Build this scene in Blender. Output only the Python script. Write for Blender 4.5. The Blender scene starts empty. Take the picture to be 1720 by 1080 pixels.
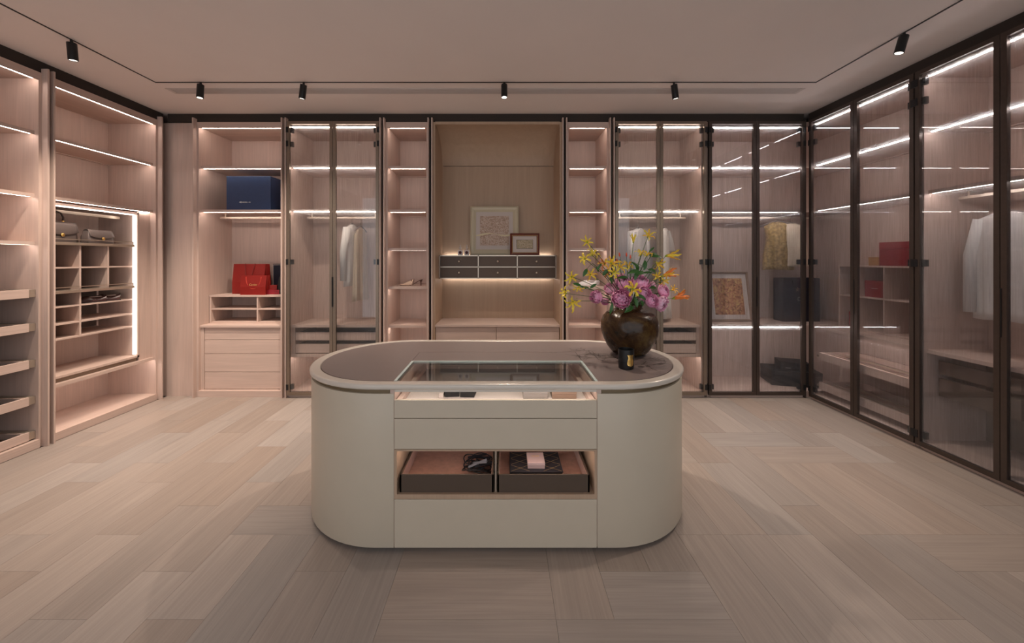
import bpy, bmesh, math, random
from mathutils import Vector, Matrix, Euler
R = math.radians
random.seed(7)
SC = bpy.context.scene
COL = SC.collection

# ------------------------------------------------------------------ camera, world, exposure
cam_d = bpy.data.cameras.new('camera')
cam = bpy.data.objects.new('camera', cam_d)
COL.objects.link(cam)
cam.location = (0, 0, 1.40)
cam.rotation_euler = (R(90), 0, 0)
cam_d.sensor_width = 36.0
cam_d.lens = 36.0 * 640 / 1720
cam_d.shift_x = 15 / 1720
cam_d.shift_y = -105 / 1720
cam_d.clip_start = 0.05
SC.camera = cam

world = bpy.data.worlds.new('world')
SC.world = world
world.use_nodes = True
world.node_tree.nodes['Background'].inputs[0].default_value = (0.95, 0.97, 1.0, 1)
world.node_tree.nodes['Background'].inputs[1].default_value = 0.8

SC.view_settings.view_transform = 'Standard'
SC.view_settings.look = 'None'
SC.view_settings.exposure = 0.53
SC.view_settings.gamma = 1.0
SC.view_settings.use_curve_mapping = False
try:
    SC.cycles.use_denoising = True
    SC.cycles.max_bounces = 10
    SC.cycles.diffuse_bounces = 5
    SC.cycles.glossy_bounces = 4
    SC.cycles.transmission_bounces = 8
    SC.cycles.transparent_max_bounces = 24
    SC.cycles.caustics_reflective = False
    SC.cycles.sample_clamp_indirect = 6.0
except Exception:
    pass

LED_STRENGTH = 20.0
LED_COLOR = (1.0, 0.86, 0.77)
SPOT_POWER = 75.0
SPOT_COLOR = (1.0, 0.84, 0.70)

# ------------------------------------------------------------------ materials
def new_mat(name):
    m = bpy.data.materials.new(name)
    m.use_nodes = True
    return m, m.node_tree.nodes, m.node_tree.links, m.node_tree.nodes['Principled BSDF']

def plain(name, rgb, rough=0.5, metal=0.0, spec=0.5, noise=0.0, nscale=20.0, bump=0.0, coat=0.0, sheen=0.0):
    m, n, l, b = new_mat(name)
    b.inputs['Base Color'].default_value = (*rgb, 1)
    b.inputs['Roughness'].default_value = rough
    b.inputs['Metallic'].default_value = metal
    b.inputs['Specular IOR Level'].default_value = spec
    b.inputs['Coat Weight'].default_value = coat
    b.inputs['Sheen Weight'].default_value = sheen
    if noise or bump:
        tc = n.new('ShaderNodeTexCoord')
        nz = n.new('ShaderNodeTexNoise')
        nz.inputs['Scale'].default_value = nscale
        nz.inputs['Detail'].default_value = 4
        l.new(tc.outputs['Object'], nz.inputs['Vector'])
        if noise:
            cr = n.new('ShaderNodeValToRGB')
            cr.color_ramp.elements[0].position = 0.3
            cr.color_ramp.elements[1].position = 0.7
            cr.color_ramp.elements[0].color = (*[c * (1 - noise) for c in rgb], 1)
            cr.color_ramp.elements[1].color = (*[min(1, c * (1 + noise)) for c in rgb], 1)
            l.new(nz.outputs['Fac'], cr.inputs['Fac'])
            l.new(cr.outputs['Color'], b.inputs['Base Color'])
        if bump:
            bp = n.new('ShaderNodeBump')
            bp.inputs['Strength'].default_value = bump
            bp.inputs['Distance'].default_value = 0.002
            l.new(nz.outputs['Fac'], bp.inputs['Height'])
            l.new(bp.outputs['Normal'], b.inputs['Normal'])
    return m

def wood(name, rgb, grain='z', amount=0.10, rough=0.5, per_object=0.0, fine=170.0, spec=0.4):
    """oak veneer: fine streaks along one axis, a broader tone drift, optional tone per board"""
    m, n, l, b = new_mat(name)
    tc = n.new('ShaderNodeTexCoord')
    oi = n.new('ShaderNodeObjectInfo')
    mp = n.new('ShaderNodeMapping')
    sc = {'x': (3.0, fine, fine), 'y': (fine, 3.0, fine), 'z': (fine, fine, 3.0)}[grain]
    mp.inputs['Scale'].default_value = sc
    add = n.new('ShaderNodeVectorMath'); add.operation = 'ADD'
    mul = n.new('ShaderNodeVectorMath'); mul.operation = 'SCALE'
    mul.inputs[0].default_value = (13.1, 7.7, 5.3)
    l.new(oi.outputs['Random'], mul.inputs['Scale'])
    l.new(tc.outputs['Object'], add.inputs[0]); l.new(mul.outputs[0], add.inputs[1])
    l.new(add.outputs[0], mp.inputs['Vector'])
    n1 = n.new('ShaderNodeTexNoise'); n1.inputs['Scale'].default_value = 1.0; n1.inputs['Detail'].default_value = 3
    l.new(mp.outputs[0], n1.inputs['Vector'])
    mp2 = n.new('ShaderNodeMapping')
    mp2.inputs['Scale'].default_value = {'x': (1.2, 16, 16), 'y': (16, 1.2, 16), 'z': (16, 16, 1.2)}[grain]
    l.new(add.outputs[0], mp2.inputs['Vector'])
    n2 = n.new('ShaderNodeTexNoise'); n2.inputs['Scale'].default_value = 1.0; n2.inputs['Detail'].default_value = 5
    n2.inputs['Distortion'].default_value = 1.2
    l.new(mp2.outputs[0], n2.inputs['Vector'])
    mx = n.new('ShaderNodeMix'); mx.data_type = 'FLOAT'; mx.inputs[0].default_value = 0.5
    l.new(n1.outputs['Fac'], mx.inputs[2]); l.new(n2.outputs['Fac'], mx.inputs[3])
    cr = n.new('ShaderNodeValToRGB')
    cr.color_ramp.elements[0].position = 0.32; cr.color_ramp.elements[1].position = 0.68
    cr.color_ramp.elements[0].color = (*[c * (1 - amount) for c in rgb], 1)
    cr.color_ramp.elements[1].color = (*[min(1, c * (1 + amount)) for c in rgb], 1)
    l.new(mx.outputs[0], cr.inputs['Fac'])
    out = cr.outputs['Color']
    if per_object:
        hs = n.new('ShaderNodeHueSaturation')
        mr = n.new('ShaderNodeMapRange')
        mr.inputs['To Min'].default_value = 1 - per_object; mr.inputs['To Max'].default_value = 1 + per_object
        l.new(oi.outputs['Random'], mr.inputs['Value'])
        l.new(mr.outputs[0], hs.inputs['Value'])
        m2 = n.new('ShaderNodeMath'); m2.operation = 'MULTIPLY'; m2.inputs[1].default_value = 7.31
        fr = n.new('ShaderNodeMath'); fr.operation = 'FRACT'
        l.new(oi.outputs['Random'], m2.inputs[0]); l.new(m2.outputs[0], fr.inputs[0])
        mr2 = n.new('ShaderNodeMapRange')
        mr2.inputs['To Min'].default_value = 0.72; mr2.inputs['To Max'].default_value = 1.22
        l.new(fr.outputs[0], mr2.inputs['Value']); l.new(mr2.outputs[0], hs.inputs['Saturation'])
        l.new(out, hs.inputs['Color']); out = hs.outputs['Color']
    l.new(out, b.inputs['Base Color'])
    b.inputs['Roughness'].default_value = rough
    b.inputs['Specular IOR Level'].default_value = spec
    bp = n.new('ShaderNodeBump'); bp.inputs['Strength'].default_value = 0.12; bp.inputs['Distance'].default_value = 0.001
    l.new(n1.outputs['Fac'], bp.inputs['Height']); l.new(bp.outputs['Normal'], b.inputs['Normal'])
    return m

def emission(name, rgb, strength):
    m, n, l, b = new_mat(name)
    e = n.new('ShaderNodeEmission')
    e.inputs[0].default_value = (*rgb, 1); e.inputs[1].default_value = strength
    l.new(e.outputs[0], n['Material Output'].inputs['Surface'])
    return m

def pane_mat(name, tint, haze=0.0):
    """thin sheet glass: clear tinted sheet, fine threads inside that scatter a little light, mirror reflection on top"""
    m, n, l, b = new_mat(name)
    tr = n.new('ShaderNodeBsdfTransparent'); tr.inputs[0].default_value = (*tint, 1)
    gl = n.new('ShaderNodeBsdfGlossy'); gl.inputs['Roughness'].default_value = 0.015
    gl.inputs['Color'].default_value = (0.95, 0.97, 1, 1)
    base = tr.outputs[0]
    if haze:
        tl = n.new('ShaderNodeBsdfRefraction'); tl.inputs['Color'].default_value = (0.95, 0.95, 0.95, 1)
        tl.inputs['Roughness'].default_value = 0.75; tl.inputs['IOR'].default_value = 1.6
        tc = n.new('ShaderNodeTexCoord'); mp = n.new('ShaderNodeMapping')
        mp.inputs['Scale'].default_value = (260, 1, 4)
        nz = n.new('ShaderNodeTexNoise'); nz.inputs['Scale'].default_value = 1.0; nz.inputs['Detail'].default_value = 2
        mr = n.new('ShaderNodeMapRange'); mr.inputs['From Min'].default_value = 0.3; mr.inputs['From Max'].default_value = 0.7
        mr.inputs['To Min'].default_value = haze * 0.35; mr.inputs['To Max'].default_value = haze * 1.65
        l.new(tc.outputs['Object'], mp.inputs[0]); l.new(mp.outputs[0], nz.inputs['Vector']); l.new(nz.outputs['Fac'], mr.inputs['Value'])
        mx = n.new('ShaderNodeMixShader')
        l.new(mr.outputs[0], mx.inputs[0])
        l.new(tr.outputs[0], mx.inputs[1]); l.new(tl.outputs[0], mx.inputs[2])
        base = mx.outputs[0]
        df = n.new('ShaderNodeBsdfDiffuse'); df.inputs['Color'].default_value = (0.8, 0.8, 0.82, 1)
        m3 = n.new('ShaderNodeMixShader'); m3.inputs[0].default_value = 0.08
        l.new(tl.outputs[0], m3.inputs[1]); l.new(df.outputs[0], m3.inputs[2]); l.new(m3.outputs[0], mx.inputs[2])
    lw = n.new('ShaderNodeLayerWeight'); lw.inputs[0].default_value = 0.5
    pw = n.new('ShaderNodeMath'); pw.operation = 'POWER'; pw.inputs[1].default_value = 5.0
    ma = n.new('ShaderNodeMath'); ma.operation = 'MULTIPLY_ADD'; ma.inputs[1].default_value = 0.95; ma.inputs[2].default_value = 0.045
    l.new(lw.outputs['Facing'], pw.inputs[0]); l.new(pw.outputs[0], ma.inputs[0])
    m2 = n.new('ShaderNodeMixShader')
    l.new(ma.outputs[0], m2.inputs[0]); l.new(base, m2.inputs[1]); l.new(gl.outputs[0], m2.inputs[2])
    l.new(m2.outputs[0], n['Material Output'].inputs['Surface'])
    return m

def relief_art(name, c0, c1, c2, scale, path=None):
    """speckled relief picture: two tones of flakes, optional pale winding band"""
    m, n, l, b = new_mat(name)
    tc = n.new('ShaderNodeTexCoord')
    vo = n.new('ShaderNodeTexVoronoi'); vo.inputs['Scale'].default_value = scale
    nz = n.new('ShaderNodeTexNoise'); nz.inputs['Scale'].default_value = scale * 0.22; nz.inputs['Detail'].default_value = 6
    nz.inputs['Distortion'].default_value = 1.5
    l.new(tc.outputs['Object'], vo.inputs['Vector']); l.new(tc.outputs['Object'], nz.inputs['Vector'])
    mx = n.new('ShaderNodeMix'); mx.data_type = 'FLOAT'; mx.inputs[0].default_value = 0.45
    l.new(nz.outputs['Fac'], mx.inputs[2]); l.new(vo.outputs['Color'], mx.inputs[3])
    cr = n.new('ShaderNodeValToRGB')
    e = cr.color_ramp.elements
    e[0].position = 0.3; e[0].color = (*c0, 1); e[1].position = 0.72; e[1].color = (*c2, 1)
    mid = e.new(0.5); mid.color = (*c1, 1)
    l.new(mx.outputs[0], cr.inputs['Fac']); l.new(cr.outputs['Color'], b.inputs['Base Color'])
    bp = n.new('ShaderNodeBump'); bp.inputs['Strength'].default_value = 0.6; bp.inputs['Distance'].default_value = 0.003
    l.new(vo.outputs['Distance'], bp.inputs['Height']); l.new(bp.outputs['Normal'], b.inputs['Normal'])
    b.inputs['Roughness'].default_value = 0.55
    return m

OAK = (0.575, 0.44, 0.38)
M = {}
M['oak_v'] = wood('oak_veneer_upright', OAK, 'z')
M['oak_h'] = wood('oak_veneer_level', OAK, 'x')
M['oak_d'] = wood('oak_veneer_depth', OAK, 'y')
M['niche'] = wood('niche_veneer', (0.47, 0.335, 0.235), 'z', 0.07, fine=260)
M['floor'] = wood('floor_oak', (0.34, 0.285, 0.25), 'x', 0.13, 0.42, 0.11, fine=120, spec=0.45)
M['floor_base'] = plain('floor_bed', (0.22, 0.18, 0.155), 0.8)
M['led'] = emission('led_light', LED_COLOR, LED_STRENGTH)
M['led_soft'] = emission('led_light_soft', LED_COLOR, LED_STRENGTH * 0.22)
M['led_white'] = emission('led_light_white', (1.0, 0.91, 0.87), LED_STRENGTH * 1.3)
M['led_tray'] = emission('led_light_tray', LED_COLOR, LED_STRENGTH * 0.42)
M['led_cool'] = emission('led_light_display', (1.0, 0.90, 0.82), LED_STRENGTH * 0.5)
M['ceiling'] = plain('ceiling_paint', (0.84, 0.775, 0.74), 0.9, noise=0.01, nscale=3)
M['wall'] = plain('wall_paint', (0.30, 0.25, 0.22), 0.9, noise=0.02, nscale=5)
M['gap'] = plain('shadow_gap', (0.035, 0.025, 0.02), 0.8)
M['bronze'] = plain('bronze_metal', (0.27, 0.215, 0.17), 0.34, 0.75, noise=0.05, nscale=60)
M['bronze_shaded'] = plain('shaded_bronze_metal', (0.075, 0.055, 0.046), 0.36, 0.5, noise=0.06, nscale=60)  # shaded copy of the bronze, dimmer light on these frames put into the colour
M['black'] = plain('black_metal', (0.012, 0.012, 0.013), 0.35, 0.2)
M['black_matte'] = plain('black_matte', (0.012, 0.011, 0.012), 0.7, noise=0.2, nscale=40)
M['glass'] = pane_mat('ribbed_glass', (0.95, 0.95, 0.95), 0.11)
M['glass_smoke'] = pane_mat('smoked_ribbed_glass', (0.92, 0.93, 0.95), 0.11)
M['glass_clear'] = pane_mat('clear_glass', (0.95, 0.97, 0.96))
M['glass_edge'] = plain('glass_edge', (0.62, 0.74, 0.72), 0.2)
M['lacquer'] = plain('cream_lacquer', (0.585, 0.51, 0.405), 0.38, noise=0.015, nscale=8)
M['rim'] = plain('pale_bronze_lacquer', (0.68, 0.62, 0.55), 0.26, 0.1)
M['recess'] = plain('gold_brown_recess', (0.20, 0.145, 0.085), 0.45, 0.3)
M['leather'] = plain('taupe_leather', (0.21, 0.165, 0.155), 0.42, noise=0.06, nscale=420, bump=0.25)
M['leather_brown'] = plain('dark_brown_leather', (0.085, 0.056, 0.038), 0.6, noise=0.12, nscale=500, bump=0.4)
M['suede'] = plain('copper_suede', (0.40, 0.19, 0.13), 0.9, noise=0.14, nscale=35, sheen=0.3)
M['linen'] = plain('pale_suede_lining', (0.70, 0.62, 0.58), 0.95, noise=0.04, nscale=200)
M['cubby_shade'] = plain('brown_cubby_shade', (0.17, 0.125, 0.105), 0.7, noise=0.08, nscale=200)  # brown carries the shade inside the cubbies
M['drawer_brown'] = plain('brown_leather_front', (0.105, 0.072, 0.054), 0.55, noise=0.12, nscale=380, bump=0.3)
M['ink'] = plain('ink_brown', (0.075, 0.055, 0.045), 0.6)
M['champagne'] = plain('champagne_metal', (0.52, 0.44, 0.36), 0.3, 0.7)
M['gold'] = plain('gold_metal', (0.78, 0.50, 0.16), 0.3, 0.9)
M['gold_print'] = plain('gold_print', (0.75, 0.50, 0.20), 0.35, 0.4)
M['white_print'] = plain('white_print', (0.85, 0.85, 0.85), 0.6)
M['red_paper'] = plain('red_paper', (0.215, 0.007, 0.004), 0.45, noise=0.04, nscale=12)
M['red_dark'] = plain('deep_red_paper', (0.26, 0.008, 0.018), 0.45, noise=0.04, nscale=12)
M['red_cord'] = plain('dark_red_cord', (0.16, 0.01, 0.008), 0.7)
M['red_bright'] = plain('bright_red_cord', (0.75, 0.10, 0.06), 0.5)
M['navy'] = plain('navy_card', (0.022, 0.048, 0.125), 0.42, noise=0.06, nscale=30)
M['navy_dark'] = plain('dark_navy_card', (0.006, 0.006, 0.018), 0.6, noise=0.1, nscale=30)
M['orange_box'] = plain('tan_card', (0.42, 0.22, 0.08), 0.6, noise=0.05, nscale=30)
M['cloth_white'] = plain('white_cotton', (0.68, 0.655, 0.63), 0.9, noise=0.04, nscale=40, bump=0.3)
M['cloth_cream'] = plain('cream_silk', (0.62, 0.52, 0.40), 0.6, noise=0.06, nscale=30, bump=0.3)
M['sequin'] = plain('white_sequin_fabric', (0.52, 0.50, 0.50), 0.3, 0.1, noise=0.3, nscale=260, bump=1.0)
M['cloth_gold'] = plain('gold_brocade', (0.36, 0.24, 0.09), 0.5, noise=0.45, nscale=45, bump=0.8)
M['hanger'] = plain('grey_velvet_hanger', (0.22, 0.18, 0.17), 0.6)
M['taupe_bag'] = plain('taupe_grain_leather', (0.16, 0.125, 0.115), 0.45, noise=0.08, nscale=300, bump=0.3)
M['bag_edge'] = plain('dark_leather_edge', (0.05, 0.03, 0.025), 0.5)
M['shoe_nude'] = plain('nude_suede', (0.50, 0.36, 0.27), 0.7, noise=0.1, nscale=90)
M['shoe_sole'] = plain('brown_sole', (0.14, 0.06, 0.035), 0.5)
M['shoe_white'] = plain('white_kid_leather', (0.75, 0.72, 0.71), 0.5, noise=0.04, nscale=60)
M['loafer'] = plain('dark_burgundy_leather', (0.07, 0.03, 0.028), 0.32)
M['loafer_trim'] = plain('pale_pink_trim', (0.60, 0.48, 0.44), 0.5)
M['ivory_frame'] = plain('ivory_lacquer_frame', (0.60, 0.53, 0.38), 0.3)
M['mat_board'] = plain('mat_board', (0.62, 0.55, 0.51), 0.85)
M['mahogany'] = plain('red_mahogany_frame', (0.12, 0.014, 0.009), 0.35, noise=0.3, nscale=60)
M['relief'] = relief_art('relief_peach', (0.36, 0.25, 0.18), (0.56, 0.40, 0.31), (0.66, 0.56, 0.48), 110)
M['relief2'] = relief_art('relief_sand', (0.28, 0.24, 0.14), (0.50, 0.40, 0.27), (0.60, 0.52, 0.38), 150)
M['rust_art'] = relief_art('rust_print', (0.20, 0.08, 0.03), (0.50, 0.21, 0.11), (0.66, 0.44, 0.15), 60)
M['pale_gold'] = plain('pale_gold_paint', (0.72, 0.64, 0.42), 0.4)
M['grey_card'] = plain('grey_card', (0.30, 0.27, 0.25), 0.6)
M['tan_leather'] = plain('tan_leather_box', (0.27, 0.18, 0.13), 0.5)
M['teal'] = plain('turquoise_ribbon', (0.10, 0.50, 0.45), 0.45)
M['pink_card'] = plain('pink_card', (0.52, 0.36, 0.34), 0.55)
M['book_black'] = plain('black_cloth_cover', (0.022, 0.020, 0.026), 0.55)
M['cable'] = plain('black_rubber', (0.012, 0.012, 0.015), 0.3)
M['cable_tag'] = plain('silver_tape', (0.25, 0.25, 0.28), 0.3, 0.4)
M['stem'] = plain('green_stem', (0.055, 0.11, 0.03), 0.5)
M['leaf'] = plain('green_leaf', (0.035, 0.125, 0.022), 0.4, noise=0.3, nscale=25)
M['yellow'] = plain('yellow_petal', (0.92, 0.68, 0.06), 0.5, noise=0.15, nscale=60)
M['amber'] = plain('amber_petal', (0.90, 0.50, 0.04), 0.5, noise=0.2, nscale=60)
M['orange'] = plain('orange_petal', (0.82, 0.22, 0.035), 0.5, noise=0.25, nscale=60)
M['lime'] = plain('lime_flower_heart', (0.30, 0.42, 0.04), 0.5)
M['red_bud'] = plain('red_bud', (0.70, 0.10, 0.04), 0.5)
def peony_mat(name, deep, mid, pale):
    m, n, l, b = new_mat(name)
    at = n.new('ShaderNodeAttribute'); at.attribute_name = 'rim'
    cr = n.new('ShaderNodeValToRGB'); e = cr.color_ramp.elements
    e[0].position = 0.25; e[0].color = (*deep, 1); e[1].position = 1.0; e[1].color = (*pale, 1)
    k = e.new(0.72); k.color = (*mid, 1)
    l.new(at.outputs['Fac'], cr.inputs['Fac']); l.new(cr.outputs['Color'], b.inputs['Base Color'])
    b.inputs['Roughness'].default_value = 0.6
    return m
M['peony'] = peony_mat('pink_peony_petal', (0.74, 0.17, 0.40), (0.97, 0.45, 0.68), (1.0, 0.68, 0.86))
M['peony_pale'] = peony_mat('pale_pink_peony_petal', (0.80, 0.28, 0.48), (0.98, 0.56, 0.74), (1.0, 0.76, 0.88))
M['spot_glow'] = emission('spot_lens', (1.0, 0.88, 0.76), 3.0)
M['perfume'] = plain('perfume_glass', (0.62, 0.54, 0.51), 0.3, spec=0.5)
M['perfume_core'] = plain('dark_red_disc', (0.07, 0.008, 0.012), 0.7)
M['grille'] = plain('grille_grey', (0.66, 0.595, 0.56), 0.7)
M['grille_dark'] = plain('grille_slot', (0.40, 0.355, 0.33), 0.8)
M['unlit_lining'] = plain('unlit_drawer_lining', (0.022, 0.022, 0.026), 0.35)  # near-black colour stands in for the unlit inside of the drawers

def ceramic():
    m, n, l, b = new_mat('brown_glazed_ceramic')
    tc = n.new('ShaderNodeTexCoord')
    nz = n.new('ShaderNodeTexNoise'); nz.inputs['Scale'].default_value = 7; nz.inputs['Detail'].default_value = 6
    nz.inputs['Roughness'].default_value = 0.7; nz.inputs['Distortion'].default_value = 0.6
    l.new(tc.outputs['Object'], nz.inputs['Vector'])
    cr = n.new('ShaderNodeValToRGB'); e = cr.color_ramp.elements
    e[0].position = 0.36; e[0].color = (0.016, 0.008, 0.004, 1)
    e[1].position = 0.70; e[1].color = (0.125, 0.075, 0.024, 1)
    k = e.new(0.52); k.color = (0.055, 0.026, 0.010, 1)
    l.new(nz.outputs['Fac'], cr.inputs['Fac']); l.new(cr.outputs['Color'], b.inputs['Base Color'])
    n2 = n.new('ShaderNodeTexNoise'); n2.inputs['Scale'].default_value = 16; n2.inputs['Detail'].default_value = 2
    l.new(tc.outputs['Object'], n2.inputs['Vector'])
    bp = n.new('ShaderNodeBump'); bp.inputs['Strength'].default_value = 0.7; bp.inputs['Distance'].default_value = 0.012
    l.new(n2.outputs['Fac'], bp.inputs['Height']); l.new(bp.outputs['Normal'], b.inputs['Normal'])
    b.inputs['Roughness'].default_value = 0.26
    b.inputs['Specular IOR Level'].default_value = 0.35
    return m
M['ceramic'] = ceramic()

# ------------------------------------------------------------------ mesh helpers
class MB:
    def __init__(self):
        self.v, self.f = [], []
    def add(self, vs, fs):
        o = len(self.v)
        self.v += [tuple(p) for p in vs]
        self.f += [tuple(i + o for i in f) for f in fs]
        return self
    def box(self, x0, x1, y0, y1, z0, z1):
        return self.add([(x0, y0, z0), (x1, y0, z0), (x1, y1, z0), (x0, y1, z0),
                         (x0, y0, z1), (x1, y0, z1), (x1, y1, z1), (x0, y1, z1)],
                        [(0, 3, 2, 1), (4, 5, 6, 7), (0, 1, 5, 4), (1, 2, 6, 5), (2, 3, 7, 6), (3, 0, 4, 7)])
    def loft(self, rings, cap=True, close=True):
        n = len(rings[0]); vs = [p for r in rings for p in r]; fs = []
        m = n if close else n - 1
        for i in range(len(rings) - 1):
            for j in range(m):
                k = (j + 1) % n
                fs.append((i * n + j, i * n + k, (i + 1) * n + k, (i + 1) * n + j))
        if cap and close:
            fs.append(tuple(range(n - 1, -1, -1)))
            fs.append(tuple((len(rings) - 1) * n + j for j in range(n)))
        return self.add(vs, fs)
    def lathe(self, prof, n=32, c=(0, 0, 0), cap=True):
        return self.loft([[(c[0] + r * math.cos(2 * math.pi * j / n), c[1] + r * math.sin(2 * math.pi * j / n), c[2] + z)
                           for j in range(n)] for r, z in prof], cap)
    def tube(self, pts, r, n=6, cap=True):
        pts = [Vector(p) for p in pts]; rings = []
        up = Vector((0, 0, 1)); prev = None
        for i, p in enumerate(pts):
            d = (pts[min(i + 1, len(pts) - 1)] - pts[max(i - 1, 0)]).normalized()
            a = prev if prev is not None else (up if abs(d.z) < 0.9 else Vector((1, 0, 0)))
            s = d.cross(a)
            if s.length < 1e-5:
                s = d.cross(Vector((0, 1, 0.3)))
            s.normalize(); u = s.cross(d).normalized(); prev = u
            rr = r[i] if isinstance(r, (list, tuple)) else r
            rings.append([p + s * (rr * math.cos(2 * math.pi * j / n)) + u * (rr * math.sin(2 * math.pi * j / n)) for j in range(n)])
        return self.loft(rings, cap)
    def prism(self, poly, z0, z1):
        n = len(poly)
        return self.add([(x, y, z0) for x, y in poly] + [(x, y, z1) for x, y in poly],
                        [tuple(range(n - 1, -1, -1)), tuple(range(n, 2 * n))] +
                        [(i, (i + 1) % n, n + (i + 1) % n, n + i) for i in range(n)])
    def mesh(self, name, mat, smooth=False):
        me = bpy.data.meshes.new(name)
        me.from_pydata(self.v, [], self.f)
        bm = bmesh.new(); bm.from_mesh(me)
        bmesh.ops.recalc_face_normals(bm, faces=bm.faces)
        bm.to_mesh(me); bm.free()
        if mat is not None:
            me.materials.append(M[mat] if isinstance(mat, str) else mat)
        if smooth:
            me.polygons.foreach_set('use_smooth', [True] * len(me.polygons))
        return me
    def build(self, name, mat, parent=None, smooth=False, bevel=0.0, loc=(0, 0, 0), rot=(0, 0, 0), label=None, auto=False):
        o = bpy.data.objects.new(name, self.mesh(name, mat, smooth or auto))
        COL.objects.link(o)
        o.parent = parent; o.location = loc; o.rotation_euler = rot
        if bevel:
            b = o.modifiers.new('bevel', 'BEVEL'); b.width = bevel; b.segments = 2; b.limit_method = 'ANGLE'
        if auto:
            e = o.modifiers.new('split', 'EDGE_SPLIT'); e.split_angle = R(35)
        if label:
            o['label'] = label
        return o

def bx(name, mat, parent, *boxes, bevel=0.0, label=None):
    mb = MB()
    for b in boxes:
        mb.box(*b)
    return mb.build(name, mat, parent, bevel=bevel, label=label)

def thing(name, label, cat, loc=(0, 0, 0), rotz=0.0, group=None, rot=None):
    o = bpy.data.objects.new(name, None)
    COL.objects.link(o)
    o.empty_display_size = 0.05
    o.location = loc
    o.rotation_euler = rot if rot else (0, 0, rotz)
    o['label'] = label; o['category'] = cat
    if group:
        o['group'] = group
    return o

def tag(o, label, cat, group=None):
    o['label'] = label; o['category'] = cat
    if group:
        o['group'] = group
    return o

def struct(o):
    o['kind'] = 'structure'
    return o

def text(name, body, size, mat, parent, loc, rot, depth=0.0004, align='CENTER', shear=0.0):
    cu = bpy.data.curves.new(name, 'FONT')
    cu.body = body; cu.size = size; cu.extrude = depth; cu.align_x = align; cu.shear = shear
    tmp = bpy.data.objects.new(name, cu)
    COL.objects.link(tmp)
    dg = bpy.context.evaluated_depsgraph_get()
    me = bpy.data.meshes.new_from_object(tmp.evaluated_get(dg))
    bpy.data.objects.remove(tmp)
    me.materials.clear(); me.materials.append(M[mat])
    o = bpy.data.objects.new(name, me); COL.objects.link(o)
    o.parent = parent; o.location = loc; o.rotation_euler = rot
    return o

def bez(a, b, c, d, n=8):
    a, b, c, d = map(Vector, (a, b, c, d)); out = []
    for i in range(n + 1):
        t = i / n
        out.append(a * (1 - t) ** 3 + b * 3 * t * (1 - t) ** 2 + c * 3 * t * t * (1 - t) + d * t ** 3)
    return out

# ------------------------------------------------------------------ room shell
YF, XL, XR = 3.84, -3.42, 3.07          # front planes of the cabinets: far, left, right
ZC, ZT = 2.88, 2.80                      # ceiling, cabinet top
YB = -1.6                                # the room stays open to daylight behind the photographer

W = 0.2275
fl = MB().box(-4.0, 3.72, YB, 4.5, -0.06, -0.012).build('floor', 'floor_base')
struct(fl); fl['label'] = 'pale oak plank floor laid in a random weave'
gx0, gy0 = -0.477 - 13 * W, 1.4795 - 8 * W
NX, NY = 29, 19
def plank_mesh(n):
    g = 0.0005
    b = MB(); l = n * W
    b.box(g, l - g, g, W - g, -0.012, 0)
    me = b.mesh('plank', 'floor')
    return me
PM = {n: plank_mesh(n) for n in (1, 2, 3)}
occ = [[False] * NY for _ in range(NX)]
def lay(i, j, n, d):
    for k in range(n):
        occ[i + (k if d == 'H' else 0)][j + (k if d == 'V' else 0)] = True
    o = bpy.data.objects.new('plank', PM[n]); COL.objects.link(o); o.parent = fl
    if d == 'H':
        o.location = (gx0 + i * W, gy0 + j * W, 0)
    else:
        o.location = (gx0 + (i + 1) * W, gy0 + j * W, 0); o.rotation_euler = (0, 0, R(90))
def free(i, j, n, d):
    for k in range(n):
        a, b = i + (k if d == 'H' else 0), j + (k if d == 'V' else 0)
        if a >= NX or b >= NY or occ[a][b]:
            return False
    return True
# planks one can read off the photograph near the island
for (i, j, n, d) in ((13, 8, 3, 'H'), (16, 8, 3, 'V'), (17, 8, 2, 'H'), (19, 7, 3, 'V'), (10, 7, 3, 'V'), (11, 6, 3, 'V'),
                     (12, 7, 3, 'V'), (9, 9, 2, 'H'), (13, 9, 3, 'H'), (16, 7, 3, 'H'), (9, 10, 3, 'H')):
    if free(i, j, n, d):
        lay(i, j, n, d)
rng = random.Random(11)
for j in range(NY):
    for i in range(NX):
        if occ[i][j]:
            continue
        opts = [(n, d) for n in (3, 2, 1) for d in 'HV' if free(i, j, n, d) and (n > 1 or d == 'V')]
        top = max(n for n, d in opts)
        n, d = rng.choice([o for o in opts if o[0] == top])
        if n == 3 and rng.random() < 0.18:
            n = 2
        lay(i, j, n, d)

struct(MB().box(-4.0, 3.72, YB, 4.5, ZC, ZC + 0.1).build('ceiling', 'ceiling'))
struct(MB().box(-4.0, 3.72, 4.42, 4.5, 0, ZC).build('wall_back', 'wall'))
struct(MB().box(-4.0, -3.96, YB, 4.42, 0, ZC).build('wall_left', 'wall'))
struct(MB().box(3.66, 3.72, YB, 4.42, 0, ZC).build('wall_right', 'wall'))
struct(MB().box(-3.96, XL, YB, 1.86, 0, ZC).build('trim_1', 'oak_v'))
struct(MB().box(XR, 3.66, YB, 1.80, 0, ZC).build('trim_2', 'bronze_shaded'))

# dark shadow gap between the wardrobe tops and the ceiling
struct(MB().box(XL, XR, 3.885, 3.90, 2.795, ZC).build('trim_4', 'gap'))
struct(MB().box(XL - 0.06, XL - 0.045, 1.86, 3.885, 2.795, ZC).build('trim_5', 'gap'))
struct(MB().box(XR + 0.045, XR + 0.06, 1.80, 3.885, 2.795, ZC).build('trim_6', 'gap'))

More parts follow.
